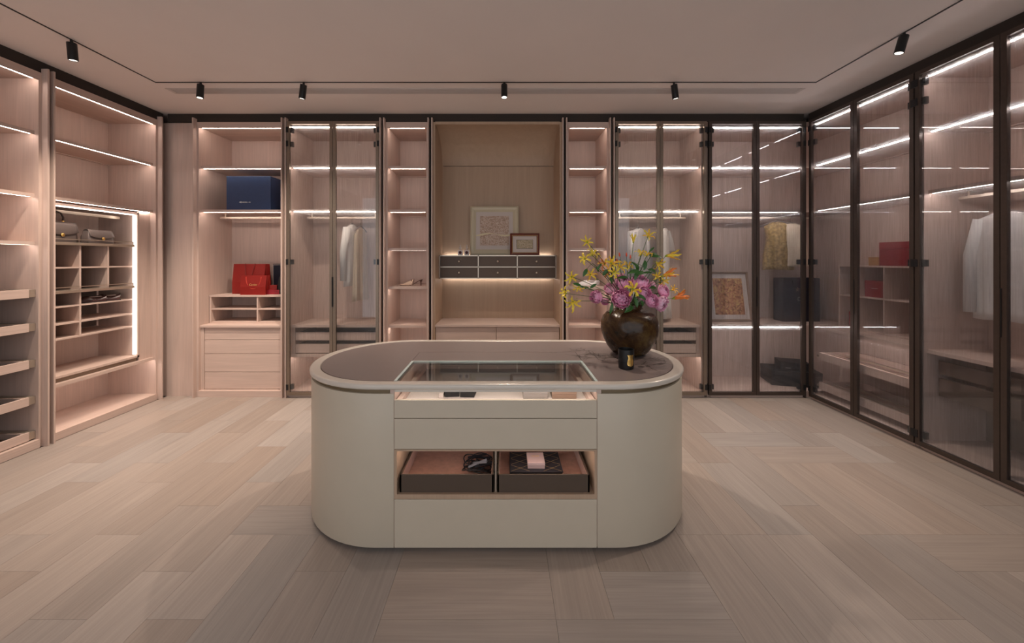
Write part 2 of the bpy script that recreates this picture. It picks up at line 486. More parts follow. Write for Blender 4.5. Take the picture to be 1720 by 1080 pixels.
# ------------------------------------------------------------------ wardrobe builder
# local frame of a unit: x along its width, y into its depth (front plane y = 0), z up
D = 0.52
LED_NOW = ['led']
def led(parent, x0, x1, y, z, mat=None):
    mat = mat or LED_NOW[0]
    return bx('led_strip', mat, parent, (x0, x1, y, y + 0.009, z - 0.0055, z))

def shelf_board(t, x0, x1, y0, y1, z, th=0.026, name='shelf', mat='oak_h', lip=True):
    b = [(x0, x1, y0, y1, z - th + 0.0075, z), (x0, x1, y1 - 0.03, y1, z - th, z - th + 0.0075)]
    if lip:
        b.append((x0, x1, y0, y0 + 0.007, z - th, z - th + 0.0075))
    return bx(name, mat, t, *b)

def shelf(t, x0, x1, z, y0=0.06, y1=D - 0.016, strip=True, th=0.026, name='shelf', mat='oak_h', sx=0.02, lip=True):
    s = shelf_board(t, x0, x1, y0, y1, z, th, name, mat, lip)
    if strip:
        led(s, x0 + sx, x1 - sx, y0 + (0.0085 if lip else 0.001), z - th + (0.0056 if lip else 0.0075))
    return s

def fin(t, x):
    bx('edge_trim', 'oak_v', t, (x - 0.006, x + 0.006, -0.014, 0.035, 0, 2.822))

def unit(name, label, loc, rot, Wd, shelves, side='LR', strips_top=True, back=True, fins='LR', group='built-in wardrobe units', d=D, lip=True):
    t = thing(name, label, 'wardrobe', loc, rot, group)
    x0, x1 = 0.045, Wd - 0.045
    if 'L' in side:
        bx('side_panel', 'oak_v', t, (0.014, x0, 0.03, d, 0, 2.79))
    if 'R' in side:
        bx('side_panel', 'oak_v', t, (x1, Wd - 0.014, 0.03, d, 0, 2.79))
    if 'L' in fins:
        fin(t, 0.019)
    if 'R' in fins:
        fin(t, Wd - 0.019)
        bx('recess_strip', 'gap', t, (Wd - 0.013, Wd + 0.013, 0.032, 0.044, 0, 2.79))
    if back:
        bx('back_panel', 'oak_v', t, (x0, x1, d - 0.015, d, 0.0, 2.79))
    tp = bx('top_panel', 'oak_h', t, (x0, x1, 0.03, d - 0.015, 2.742, 2.79), *([(x0, x1, 0.03, 0.042, 2.732, 2.742)] if lip else []))
    if strips_top:
        led(tp, x0 + 0.02, x1 - 0.02, 0.044 if lip else 0.033, 2.7385 if lip else 2.742)
    bx('bottom_panel', 'oak_h', t, (x0, x1, 0.02, d - 0.015, 0.0, 0.062))
    for s in shelves:
        shelf(t, x0, x1, s[0], strip=s[1], lip=lip)
    return t

def door(t, x0, x1, hinge, metal='bronze', glass='glass', z0=0.03, z1=2.785, pull=True):
    sw, rw = 0.030, 0.030
    d = bx('door', metal, t, (x0, x0 + sw, -0.012, 0.012, z0, z1), (x1 - sw, x1, -0.012, 0.012, z0, z1),
           (x0 + sw, x1 - sw, -0.012, 0.012, z1 - rw, z1), (x0 + sw, x1 - sw, -0.012, 0.012, z0, z0 + rw))
    bx('glass_pane', glass, d, (x0 + sw - 0.004, x1 - sw + 0.004, -0.0025, 0.0025, z0 + rw - 0.004, z1 - rw + 0.004))
    hx = x0 - 0.006 if hinge == 'L' else x1 - 0.018
    ix = x0 + sw + 0.002 if hinge == 'L' else x1 - sw - 0.026
    for hz in (2.70, 2.56, 1.37, 0.11):
        bx('hinge', 'black', d, (hx, hx + 0.024, -0.016, 0.03, hz - 0.028, hz + 0.028), (ix, ix + 0.024, 0.004, 0.03, hz - 0.025, hz + 0.025))
    if pull:
        px = x1 - 0.006 if hinge == 'L' else x0
        bx('pull', 'black', d, (px, px + 0.006, -0.016, -0.006, 0.92, 1.22))
    return d

def hanging_rail(t, x0, x1, z, y=0.26):
    r = bx('hanging_rail', 'champagne', t, (x0, x1, y - 0.014, y + 0.014, z - 0.018, z))
    for x in (x0 + 0.05, x1 - 0.06):
        bx('rail_bracket', 'champagne', r, (x, x + 0.012, y - 0.008, y + 0.008, z, z + 0.05))
    return r

def glass_drawers(t, x0, x1, ztop=0.725):
    """counter over two open-front drawers, dark gaps between, shelf with light under them"""
    bx('counter', 'oak_h', t, (x0, x1, 0.05, D - 0.016, ztop - 0.024, ztop))
    bx('drawer_housing', 'unlit_lining', t, (x0 + 0.03, x1 - 0.03, D - 0.04, D - 0.018, 0.42, ztop - 0.03))
    for s in (x0, x1 - 0.03):
        bx('drawer_cheek', 'oak_v', t, (s, s + 0.03, 0.07, D - 0.018, 0.425, ztop - 0.024))
    for z0, z1 in ((0.565, 0.645), (0.435, 0.525)):
        dr = bx('drawer', 'oak_h', t, (x0 + 0.032, x1 - 0.032, 0.075, 0.093, z0, z1))
        bx('drawer_tray', 'unlit_lining', dr, (x0 + 0.04, x1 - 0.04, 0.094, D - 0.045, z0 + 0.005, z0 + 0.02),
           (x0 + 0.04, x0 + 0.05, 0.094, D - 0.045, z0 + 0.02, z1 - 0.005), (x1 - 0.05, x1 - 0.04, 0.094, D - 0.045, z0 + 0.02, z1 - 0.005))
    shelf(t, x0, x1, 0.425, y0=0.05)
# ------------------------------------------------------------------ far wall, from the left corner to the right
def back_unit(name, label, xa, xb, shelves, **k):
    return unit(name, label, (xa, YF, 0), 0.0, xb - xa, shelves, **k)
S1, S2 = 2.352, 1.905                     # the two upper shelf levels shared by the whole room

struct(MB().box(XL - 0.5, -3.16, YF + 0.055, YF + 0.08, 0, 2.79).build('trim_3', 'oak_v'))

# open wardrobe with the drawer chest
tA = back_unit('open_wardrobe', 'open oak wardrobe with four-drawer chest, navy box and red bags', -3.137, -2.208, [(S1, True), (S2, True)])
wA = 0.929
hanging_rail(tA, 0.10, wA - 0.07, S2 - 0.055)
bx('counter', 'oak_h', tA, (0.045, wA - 0.045, 0.045, D - 0.016, 0.70, 0.724), bevel=0.002)
bx('chest_cheek', 'oak_v', tA, (0.045, 0.075, 0.06, D - 0.016, 0.062, 0.70))
bx('chest_cheek', 'oak_v', tA, (wA - 0.075, wA - 0.045, 0.06, D - 0.016, 0.062, 0.70))
for z0, z1 in ((0.572, 0.698), (0.430, 0.568), (0.242, 0.426), (0.066, 0.238)):
    bx('drawer', 'oak_h', tA, (0.077, wA - 0.077, 0.068, 0.40, z0, z1), bevel=0.0015)

# paired glass-door wardrobe
wB = 0.99
tB = back_unit('glass_wardrobe', 'bronze-framed glass-door wardrobe beside the red shopping bags, white garments inside', -2.208, -1.218, [(S1, True), (S2, True)], lip=False)
door(tB, 0.032, 0.493, 'L'); door(tB, 0.497, wB - 0.032, 'R')
hanging_rail(tB, 0.10, wB - 0.10, S2 - 0.055)
glass_drawers(tB, 0.045, wB - 0.045)

# narrow open shelves either side of the niche
LV = [(S1, True), (S2, True), (1.512, True), (1.118, True), (0.722, True), (0.36, True)]
tC = back_unit('shelf_column', 'narrow oak shelf column holding a single nude mule', -1.218, -0.735, LV)
tE = back_unit('shelf_column', 'narrow oak shelf column partly hidden by the tall flowers', 0.621, 1.098, LV)

# central niche
wD = 1.356
tD = thing('display_niche', 'central tan niche with curved top, floating drawers and two framed pictures', 'niche', (-0.735, YF, 0), 0, 'built-in wardrobe units')
bx('side_panel', 'niche', tD, (0.014, 0.045, 0.03, D, 0, 2.79)); bx('side_panel', 'niche', tD, (wD - 0.045, wD - 0.014, 0.03, D, 0, 2.79))
fin(tD, 0.019); fin(tD, wD - 0.019)
bx('recess_strip', 'gap', tD, (wD - 0.013, wD + 0.013, 0.032, 0.044, 0, 2.79))
dN = 0.49
bx('back_panel', 'niche', tD, (0.045, wD - 0.045, dN, dN + 0.015, 0.70, 2.452))
cv = MB(); ring = []
for i in range(17):
    a = i / 16 * math.pi / 2
    ring.append((dN - (dN - 0.06) * (1 - math.cos(a)), 2.457 + 0.325 * math.sin(a)))
out = [(y + 0.012, z + 0.012) for y, z in ring]
cv.loft([[(x, y, z) for y, z in ring + out[::-1]] for x in (0.045, wD - 0.045)])
cv.build('curved_top', 'niche', tD, auto=True)
bx('top_rail', 'niche', tD, (0.045, wD - 0.045, 0.03, 0.06, 2.768, 2.795))
bx('counter', 'oak_h', tD, (0.045, wD - 0.045, 0.025, dN, 0.708, 0.730), bevel=0.002)
bx('bottom_panel', 'oak_h', tD, (0.045, wD - 0.045, 0.02, dN, 0, 0.062))
xm = 0.665
for a, b in ((0.049, xm - 0.002), (xm + 0.002, wD - 0.049)):
    bx('drawer', 'oak_h', tD, (a, b, 0.045, 0.40, 0.39, 0.702), bevel=0.0015)
    bx('drawer', 'oak_h', tD, (a, b, 0.045, 0.40, 0.068, 0.385), bevel=0.0015)

# floating block of six small drawers in the niche
zb, zt = 1.187, 1.442
fb = thing('floating_drawers', 'floating block of six small dark brown drawers inside the niche', 'drawer unit', (-0.735, YF, 0), 0)
y0 = 0.26
bx('body', 'champagne', fb, (0.047, wD - 0.047, y0, dN - 0.035, zt - 0.012, zt), (0.047, wD - 0.047, y0, dN - 0.035, zb, zb + 0.010),
   (0.047, 0.057, y0, dN - 0.035, zb, zt), (wD - 0.057, wD - 0.047, y0, dN - 0.035, zb, zt),
   (0.047, wD - 0.047, y0, dN - 0.035, (zb + zt) / 2 - 0.006, (zb + zt) / 2 + 0.004),
   (0.047, wD - 0.047, dN - 0.045, dN - 0.035, zb, zt),
   (0.463, 0.473, y0, dN - 0.035, zb, zt), (0.883, 0.893, y0, dN - 0.035, zb, zt))
bx('wall_cleat', 'niche', fb, (0.10, wD - 0.10, dN - 0.037, dN - 0.001, 1.25, 1.36))
led(fb, 0.08, wD - 0.08, dN - 0.03, zb, 'led_cool')
bx('led_strip', 'led_cool', fb, (0.08, wD - 0.08, dN - 0.026, dN - 0.014, zt - 0.014, zt - 0.006))
knob = MB().lathe([(0.004, 0), (0.004, 0.010), (0.011, 0.012), (0.012, 0.018), (0.006, 0.022)], 14).mesh('knob', 'champagne', True)
for (a, b) in ((0.060, 0.460), (0.476, 0.880), (0.896, wD - 0.060)):
    for (c, d_) in ((zb + 0.013, (zb + zt) / 2 - 0.009), ((zb + zt) / 2 + 0.007, zt - 0.015)):
        dr = bx('drawer', 'drawer_brown', fb, (a, b, y0 + 0.006, y0 + 0.17, c, d_), bevel=0.001)
        k = bpy.data.objects.new('knob', knob); COL.objects.link(k); k.parent = dr
        k.location = ((a + b) / 2, y0 + 0.006, (c + d_) / 2); k.rotation_euler = (R(90), 0, 0)

# glass-door wardrobe behind the flowers
wF = 0.96
tF = back_unit('glass_wardrobe', 'bronze-framed glass-door wardrobe behind the flower vase, pale dresses inside', 1.098, 2.058, [(S1, True), (S2, True)], fins='L', lip=False)
door(tF, 0.032, 0.478, 'L'); door(tF, 0.482, wF - 0.010, 'R')
hanging_rail(tF, 0.10, wF - 0.10, S2 - 0.055)
glass_drawers(tF, 0.045, wF - 0.045)

# corner glass-door wardrobe; its inside runs on behind the wardrobe of the right wall
LED_NOW[0] = 'led_white'
wG = 0.982; wGi = 3.60 - 2.058
tG = thing('corner_wardrobe', 'smoked-glass corner wardrobe on the far wall with leaning rust picture and gold vest', 'wardrobe', (2.058, YF, 0), 0, 'built-in wardrobe units')
bx('side_panel', 'oak_v', tG, (0.014, 0.045, 0.03, D, 0, 2.79))
bx('side_panel', 'oak_v', tG, (wGi - 0.03, wGi, 0.03, D, 0, 2.79))
bx('back_panel', 'oak_v', tG, (0.045, wGi - 0.03, D - 0.015, D, 0, 2.79))
tp = bx('top_panel', 'oak_h', tG, (0.045, wGi - 0.03, 0.03, D - 0.015, 2.735, 2.79)); led(tp, 0.06, 0.96, 0.033, 2.735)
bx('bottom_panel', 'oak_h', tG, (0.045, wGi - 0.03, 0.02, D - 0.015, 0, 0.062))
for z in (S1, S2):
    s = shelf_board(tG, 0.045, wGi - 0.03, 0.06, D - 0.016, z, lip=(z == S2)); led(s, 0.06, 0.96, 0.061 if z == S1 else 0.0685, z - (0.0185 if z == S1 else 0.0204))
hanging_rail(tG, 0.10, 1.35, S2 - 0.055)
s = shelf_board(tG, 0.045, wGi - 0.03, 0.05, D - 0.016, 0.728, 0.028, 'counter', lip=False); led(s, 0.06, 0.96, 0.051, 0.7075)
door(tG, 0.012, 0.486, 'L', 'bronze_shaded', 'glass_smoke', pull=False); door(tG, 0.490, wG - 0.006, 'R', 'bronze_shaded', 'glass_smoke')
bx('corner_post', 'bronze_shaded', tG, (wG - 0.004, wG + 0.012, -0.004, 0.02, 0, 2.80))

# ------------------------------------------------------------------ right wall, smoked glass doors
wR = 0.49
YR0 = 3.815
t1 = thing('glass_wardrobe', 'smoked-glass wardrobe on the right wall holding red boxes and a wooden shoe bench', 'wardrobe', (XR, YR0, 0), R(-90), 'built-in wardrobe units')
def right_unit(t, side):
    x0, x1 = 0.0 if 'L' not in side else 0.03, 2 * wR - 0.026
    if 'L' in side:
        bx('side_panel', 'oak_v', t, (0.006, 0.03, 0.03, D, 0, 2.79))
    bx('side_panel', 'oak_v', t, (x1, x1 + 0.024, 0.03, D, 0, 2.79))
    bx('back_panel', 'oak_v', t, (x0, x1, D - 0.015, D, 0, 2.79))
    tp = bx('top_panel', 'oak_h', t, (x0, x1, 0.03, D - 0.015, 2.735, 2.79)); led(tp, x0 + 0.03, x1 - 0.02, 0.033, 2.735)
    bx('bottom_panel', 'oak_h', t, (x0, x1, 0.02, D - 0.015, 0, 0.062))
    for z in (S1, S2):
        shelf(t, x0, x1, z, lip=(z == S2))
    return x0, x1
right_unit(t1, '')
door(t1, 0.004, wR - 0.002, 'L', 'bronze_shaded', 'glass_smoke', pull=False); door(t1, wR + 0.002, 2 * wR - 0.004, 'R', 'bronze_shaded', 'glass_smoke')
shelf(t1, 0.0, 0.954, 0.735, y0=0.05, name='counter')
rk = bx('shoe_rack', 'oak_h', t1, (0.06, 0.93, 0.07, 0.44, 0.405, 0.415), (0.04, 0.95, 0.06, 0.08, 0.405, 0.475), (0.04, 0.95, 0.43, 0.45, 0.405, 0.475),
        (0.04, 0.06, 0.08, 0.43, 0.405, 0.475), (0.93, 0.95, 0.08, 0.43, 0.405, 0.475))
bx('rack_rail', 'champagne', rk, (0.06, 0.93, 0.18, 0.20, 0.440, 0.455), (0.06, 0.93, 0.30, 0.32, 0.440, 0.455))
rk = bx('shoe_rack', 'oak_h', t1, (0.06, 0.93, 0.07, 0.44, 0.115, 0.125), (0.04, 0.95, 0.06, 0.08, 0.115, 0.185), (0.04, 0.95, 0.43, 0.45, 0.115, 0.185),
        (0.04, 0.06, 0.08, 0.43, 0.115, 0.185), (0.93, 0.95, 0.08, 0.43, 0.115, 0.185))
bx('rack_rail', 'champagne', rk, (0.06, 0.93, 0.18, 0.20, 0.150, 0.165), (0.06, 0.93, 0.30, 0.32, 0.150, 0.165))
bx('rack_runner', 'bronze', t1, (0.015, 0.039, 0.06, 0.46, 0.43, 0.45), (0.951, 0.9535, 0.06, 0.46, 0.43, 0.45),
   (0.015, 0.039, 0.06, 0.46, 0.14, 0.16), (0.951, 0.9535, 0.06, 0.46, 0.14, 0.16))

t2 = thing('glass_wardrobe', 'smoked-glass wardrobe at the right edge with a hanging white blouse', 'wardrobe', (XR, YR0 - 2 * wR, 0), R(-90), 'built-in wardrobe units')
right_unit(t2, 'L')
door(t2, 0.006, wR - 0.002, 'L', 'bronze_shaded', 'glass_smoke', pull=False); door(t2, wR + 0.002, 2 * wR - 0.004, 'R', 'bronze_shaded', 'glass_smoke')
hanging_rail(t2, 0.06, 0.93, S2 - 0.055)
shelf(t2, 0.03, 0.954, 0.735, y0=0.05, name='counter', strip=False)
bx('drawer_housing', 'drawer_brown', t2, (0.03, 0.954, D - 0.035, D - 0.016, 0.062, 0.70))
for z0, z1 in ((0.56, 0.655), (0.40, 0.53)):
    for a, b in ((0.045, 0.49), (0.50, 0.95)):
        bx('drawer', 'drawer_brown', t2, (a, b, 0.12, 0.14, z0, z1), (a, b, 0.14, D - 0.04, z0, z0 + 0.015), bevel=0.001)

LED_NOW[0] = 'led'
# ------------------------------------------------------------------ left wall
YL = 2.875
wL = 0.955
tL = unit('open_wardrobe', 'open oak wardrobe on the left wall with lit handbag showcase', (XL, YL, 0), R(90), wL, [(S1, True), (S2 - 0.02, True)])
shelf(tL, 0.045, wL - 0.045, 0.425, y0=0.05, name='bench_shelf')
bx('filler_panel', 'oak_v', tL, (0.79, wL - 0.045, 0.085, 0.10, 0.425, S2 - 0.05))
tL2 = unit('open_wardrobe', 'open oak wardrobe at the left edge with stacked pull-out trays', (XL, YL - 0.955, 0), R(90), wL, [(S1, True), (S2 - 0.02, True), (1.53, True)])
for z in (1.115, 0.865, 0.595, 0.325, 0.068):
    tr = bx('pull_out_tray', 'oak_h', tL2, (0.075, wL - 0.085, 0.05, 0.066, z, z + 0.062), (0.075, wL - 0.085, 0.066, 0.46, z, z + 0.012),
            (0.075, 0.09, 0.066, 0.46, z + 0.012, z + 0.055), (wL - 0.10, wL - 0.085, 0.066, 0.46, z + 0.012, z + 0.055), bevel=0.001)
    bx('runner', 'champagne', tr, (wL - 0.083, wL - 0.046, 0.052, 0.46, z + 0.004, z + 0.058), (0.046, 0.073, 0.052, 0.46, z + 0.004, z + 0.058))
    bx('tray_lining', 'leather_brown', tr, (0.092, wL - 0.102, 0.068, 0.458, z + 0.0125, z + 0.016))

bx('tray_back_shade', 'drawer_brown', tL2, (0.047, wL - 0.047, 0.47, 0.503, 0.064, 1.20))  # added dark panel, the unlit space behind the trays put into colour

sh = thing('handbag_showcase', 'lit oak showcase with bag shelf, six cubbies and shoe shelves', 'showcase', (XL, YL, 0), R(90))
a0, a1, f0, f1 = 0.047, 0.785, 0.075, 0.46
bx('frame', 'oak_v', sh, (a0, a0 + 0.018, f0, f1, 0.46, 1.842), (a1 - 0.018, a1, f0, f1, 0.46, 1.842), (a0, a1, f0, f1, 1.824, 1.842),
   (a0, a1, f0, f1, 0.46, 0.478), (a0, a1, f1 - 0.012, f1, 0.46, 1.842))
bx('foot_rail', 'bronze', sh, (a0 + 0.01, a1 - 0.005, f0 + 0.02, f0 + 0.05, 0.4255, 0.46))
bx('led_strip', 'led_soft', sh, (a1 - 0.034, a1 - 0.019, f0 + 0.012, f0 + 0.030, 0.49, 1.815))
bx('led_strip', 'led_soft', sh, (a0 + 0.03, a1 - 0.04, f0 + 0.012, f0 + 0.024, 1.815, 1.823))
bx('hanging_rail', 'champagne', sh, (a0 + 0.02, a1 - 0.06, 0.20, 0.222, 1.775, 1.80))
i0, i1, g1 = a0 + 0.019, a1 - 0.036, f1 - 0.014
for z in (1.535, 1.146):
    b_ = bx('tray_shelf', 'champagne', sh, (i0, i1, f0 + 0.008, g1, z - 0.022, z), bevel=0.001)
    bx('gallery_rail', 'champagne', b_, (i0, i1, f0 + 0.016, f0 + 0.022, z + 0.022, z + 0.028), (i1 - 0.006, i1, f0 + 0.016, f0 + 0.022, z, z + 0.022))
for z in (1.335, 1.022, 0.885, 0.765):
    bx('shelf', 'oak_h', sh, (i0, i1, f0 + 0.03, g1, z - 0.012, z))
for x in (0.295, 0.52):
    bx('divider', 'oak_v', sh, (x, x + 0.014, f0 + 0.03, g1, 1.146, 1.323), (x, x + 0.014, f0 + 0.03, g1, 1.335, 1.513))
bx('divider', 'oak_v', sh, (0.295, 0.309, f0 + 0.03, g1, 0.765, 0.873), (0.295, 0.309, f0 + 0.03, g1, 0.885, 1.010), (0.295, 0.309, f0 + 0.03, g1, 1.022, 1.124))

bx('cubby_shade', 'cubby_shade', sh, (i0, i1, g1 + 0.0002, g1 + 0.0018, 0.77, 1.51))  # added thin sheet, its colour is the shade at the cubby backs

# ------------------------------------------------------------------ ceiling track, grille, spotlights
TX0, TX1, TY = -2.91, 2.62, 3.19
bx('ceiling_track', 'black', None, (TX0 - 0.006, TX0 + 0.006, YB + 0.1, TY, ZC - 0.0035, ZC - 0.0005), (TX1 - 0.006, TX1 + 0.006, YB + 0.1, TY, ZC - 0.0035, ZC - 0.0005),
   (TX0 - 0.006, TX1 + 0.006, TY - 0.006, TY + 0.006, ZC - 0.0035, ZC - 0.0005))
tag(bpy.data.objects['ceiling_track'], 'thin black lighting track running round the ceiling', 'track')
gr = thing('air_grille', 'long pale slotted air grille in the ceiling behind the track', 'air vent', (0, 3.355, ZC))
bx('frame', 'grille', gr, (-2.93, 2.62, -0.055, -0.047, -0.004, -0.0005), (-2.93, 2.62, 0.047, 0.055, -0.004, -0.0005), (-2.93, -2.90, -0.047, 0.047, -0.004, -0.0005), (2.59, 2.62, -0.047, 0.047, -0.004, -0.0005))
bx('slot', 'grille_dark', gr, (-2.90, 2.59, -0.047, 0.047, -0.0012, -0.0004))
for i in range(5):
    y = -0.036 + i * 0.018
    bx('slat', 'grille', gr, (-2.90, 2.59, y - 0.004, y + 0.004, -0.005, -0.0013))

def spot(x, y, tilt, yaw, label, power=1.0):
    t = thing('track_spotlight', label, 'spotlight', (x, y, ZC - 0.0035), 0, 'black track spotlights')
    MB().tube([(0, 0, 0), (0, 0, -0.022)], 0.009, 10).build('stem', 'black', t)
    b = MB().lathe([(0.0255, 0), (0.0262, -0.002), (0.0262, -0.112), (0.0225, -0.114), (0.0225, -0.106)], 24, cap=True).build('barrel', 'black', t, auto=True, loc=(0, 0, -0.02), rot=(R(tilt), 0, R(yaw)))
    MB().lathe([(0.0215, -0.1075), (0.0215, -0.1095)], 20).build('lens', 'spot_glow', b)
    ld = bpy.data.lights.new('spot_beam', 'SPOT')
    ld.energy = SPOT_POWER * power; ld.color = SPOT_COLOR; ld.spot_size = R(95); ld.spot_blend = 0.9; ld.shadow_soft_size = 0.02
    lo = bpy.data.objects.new('spot_beam', ld); COL.objects.link(lo); lo.parent = b; lo.location = (0, 0, -0.125)
px = lambda p, d: (p - 845) * d / 640
spot(TX0, 2.57, 6, 10, 'black track spotlight above the left wall wardrobes', 1.2)
spot(px(337, TY), TY, -4, 0, 'black track spotlight above the navy box wardrobe')
spot(px(510, TY), TY, 12, 60, 'tilted black track spotlight above the white garments')
spot(px(847, TY), TY, -8, 0, 'black track spotlight above the central niche')
spot(px(1132, TY), TY, 12, -60, 'tilted black track spotlight above the flower vase')
spot(TX1, 2.49, 14, 75, 'tilted black track spotlight near the right wall glass doors', 0.8)
# ------------------------------------------------------------------ island
IX, IY0 = -0.0355, 1.817                 # centre line and front face
IR, IS = 0.494, 0.575                    # end radius, half straight length
ICY = IY0 + IR
HW = 0.484                               # half width of the drawer bay
isl = thing('island', 'oval cream lacquered island with glass display top and drawers', 'island', (IX, ICY, 0))
def stadium(s, r, n=28):
    pts = []
    for i in range(n + 1):
        a = -math.pi / 2 + math.pi * i / n
        pts.append((s + r * math.cos(a), r * math.sin(a)))
    for i in range(n + 1):
        a = math.pi / 2 + math.pi * i / n
        pts.append((-s + r * math.cos(a), r * math.sin(a)))
    return pts
def end_shell(sg, r_out, r_in, z0, z1):
    """curved end panel wrapping from the front bay round to the back"""
    n = 32; o = [(HW + 0.0015, -r_out)]; i_ = [(HW + 0.0015, -r_in)]
    for k in range(n + 1):
        a = -math.pi / 2 + math.pi * k / n
        o.append((IS + r_out * math.cos(a), r_out * math.sin(a))); i_.append((IS + r_in * math.cos(a), r_in * math.sin(a)))
    o.append((HW + 0.0015, r_out)); i_.append((HW + 0.0015, r_in))
    rings = [[(sg * a[0], a[1], z0), (sg * a[0], a[1], z1), (sg * b[0], b[1], z1), (sg * b[0], b[1], z0)] for a, b in zip(o, i_)]
    return MB().loft(rings)
for sg in (-1, 1):
    end_shell(sg, IR, IR - 0.02, 0.022, 0.757).build('end_panel', 'lacquer', isl, auto=True, bevel=0.002)
bx('back_panel', 'lacquer', isl, (-HW, HW, IR - 0.02, IR, 0.022, 0.757))
MB().prism(stadium(IS, IR - 0.07), 0, 0.0215).build('plinth', 'black_matte', isl)
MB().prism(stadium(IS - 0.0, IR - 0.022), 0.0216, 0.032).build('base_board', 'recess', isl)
# recessed band under the rim, open over the drawer bay
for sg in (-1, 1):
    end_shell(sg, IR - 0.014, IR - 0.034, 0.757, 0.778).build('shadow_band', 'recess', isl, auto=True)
# rim
def ring_prism(outer_prof, s):
    n = 40; rings = []
    segs = stadium(s, 1.0, n)
    for k, (x, y) in enumerate(segs):
        cx = s if k <= n else -s
        rings.append([(cx + (x - cx) * r, y * r, z) for r, z in outer_prof])
    rings.append(rings[0])
    return MB().loft(rings, cap=False)
rim = ring_prism([(IR - 0.048, 0.776), (IR + 0.009, 0.776), (IR + 0.009, 0.8045), (IR - 0.048, 0.8045)], IS).build('rim', 'rim', isl, smooth=True)
bv = rim.modifiers.new('bevel', 'BEVEL'); bv.width = 0.011; bv.segments = 5; bv.limit_method = 'ANGLE'; bv.angle_limit = R(50); bv.harden_normals = True
# leather top, in pieces round the display cutout
rl = IR - 0.0485
gx, gb, gm, gf = 0.5, 0.135, -0.078, -0.448
half = [(IS + rl * math.cos(a), rl * math.sin(a)) for a in [(-math.pi / 2 + math.pi * i / 40) for i in range(41)]]
lt = MB()
lt.prism([(gx, -rl)] + half + [(gx, rl)], 0.786, 0.8032)
lt.prism([(-x, y) for x, y in ([(gx, -rl)] + half + [(gx, rl)])], 0.786, 0.8032)
lt.box(-gx, gx, gb + 0.001, rl, 0.786, 0.8032)
lt.build('leather_top', 'leather', isl)
bx('leather_flap', 'leather', isl, (-gx + 0.003, gx - 0.003, gm + 0.002, gb - 0.003, 0.786, 0.8035))
gp = bx('glass_top', 'glass_clear', isl, (-gx + 0.014, gx - 0.014, gf + 0.003, gm - 0.012, 0.7965, 0.8035))
bx('glass_frame', 'glass_edge', gp, (-gx + 0.001, -gx + 0.014, gf + 0.003, gm - 0.001, 0.795, 0.8042), (gx - 0.014, gx - 0.001, gf + 0.003, gm - 0.001, 0.795, 0.8042), (-gx + 0.014, gx - 0.014, gm - 0.012, gm - 0.001, 0.795, 0.8042))
# carcass inside the bay
bx('carcass', 'oak_v', isl, (-HW - 0.02, -HW, -IR + 0.004, 0.18, 0.032, 0.776), (HW, HW + 0.02, -IR + 0.004, 0.18, 0.032, 0.776),
   (-HW, HW, 0.16, 0.18, 0.032, 0.776), (-HW, HW, -IR + 0.022, 0.16, 0.655, 0.670))
# display drawer, its own front and lit tray
dd = bx('display_drawer', 'lacquer', isl, (-HW + 0.001, HW - 0.001, -IR, -IR + 0.02, 0.641, 0.726), bevel=0.0015)
bx('display_tray', 'oak_h', dd, (-HW + 0.006, -HW + 0.030, -IR + 0.021, 0.15, 0.672, 0.722), (HW - 0.030, HW - 0.006, -IR + 0.021, 0.15, 0.672, 0.722), (-HW + 0.03, HW - 0.03, 0.13, 0.15, 0.672, 0.722))
bx('tray_lining', 'linen', dd, (-HW + 0.031, HW - 0.031, -IR + 0.021, 0.129, 0.672, 0.697))
bx('front_rail', 'rim', isl, (-HW, HW, -IR + 0.006, -IR + 0.020, 0.764, 0.776))
bx('led_strip', 'led_tray', isl, (-HW + 0.02, HW - 0.02, -IR + 0.022, -IR + 0.030, 0.7665, 0.775))
bx('drawer', 'lacquer', isl, (-HW + 0.001, HW - 0.001, -IR, -IR + 0.02, 0.4925, 0.637), bevel=0.0015)
bx('drawer', 'lacquer', isl, (-HW + 0.001, HW - 0.001, -IR, -IR + 0.02, 0.0225, 0.2525), bevel=0.0015)
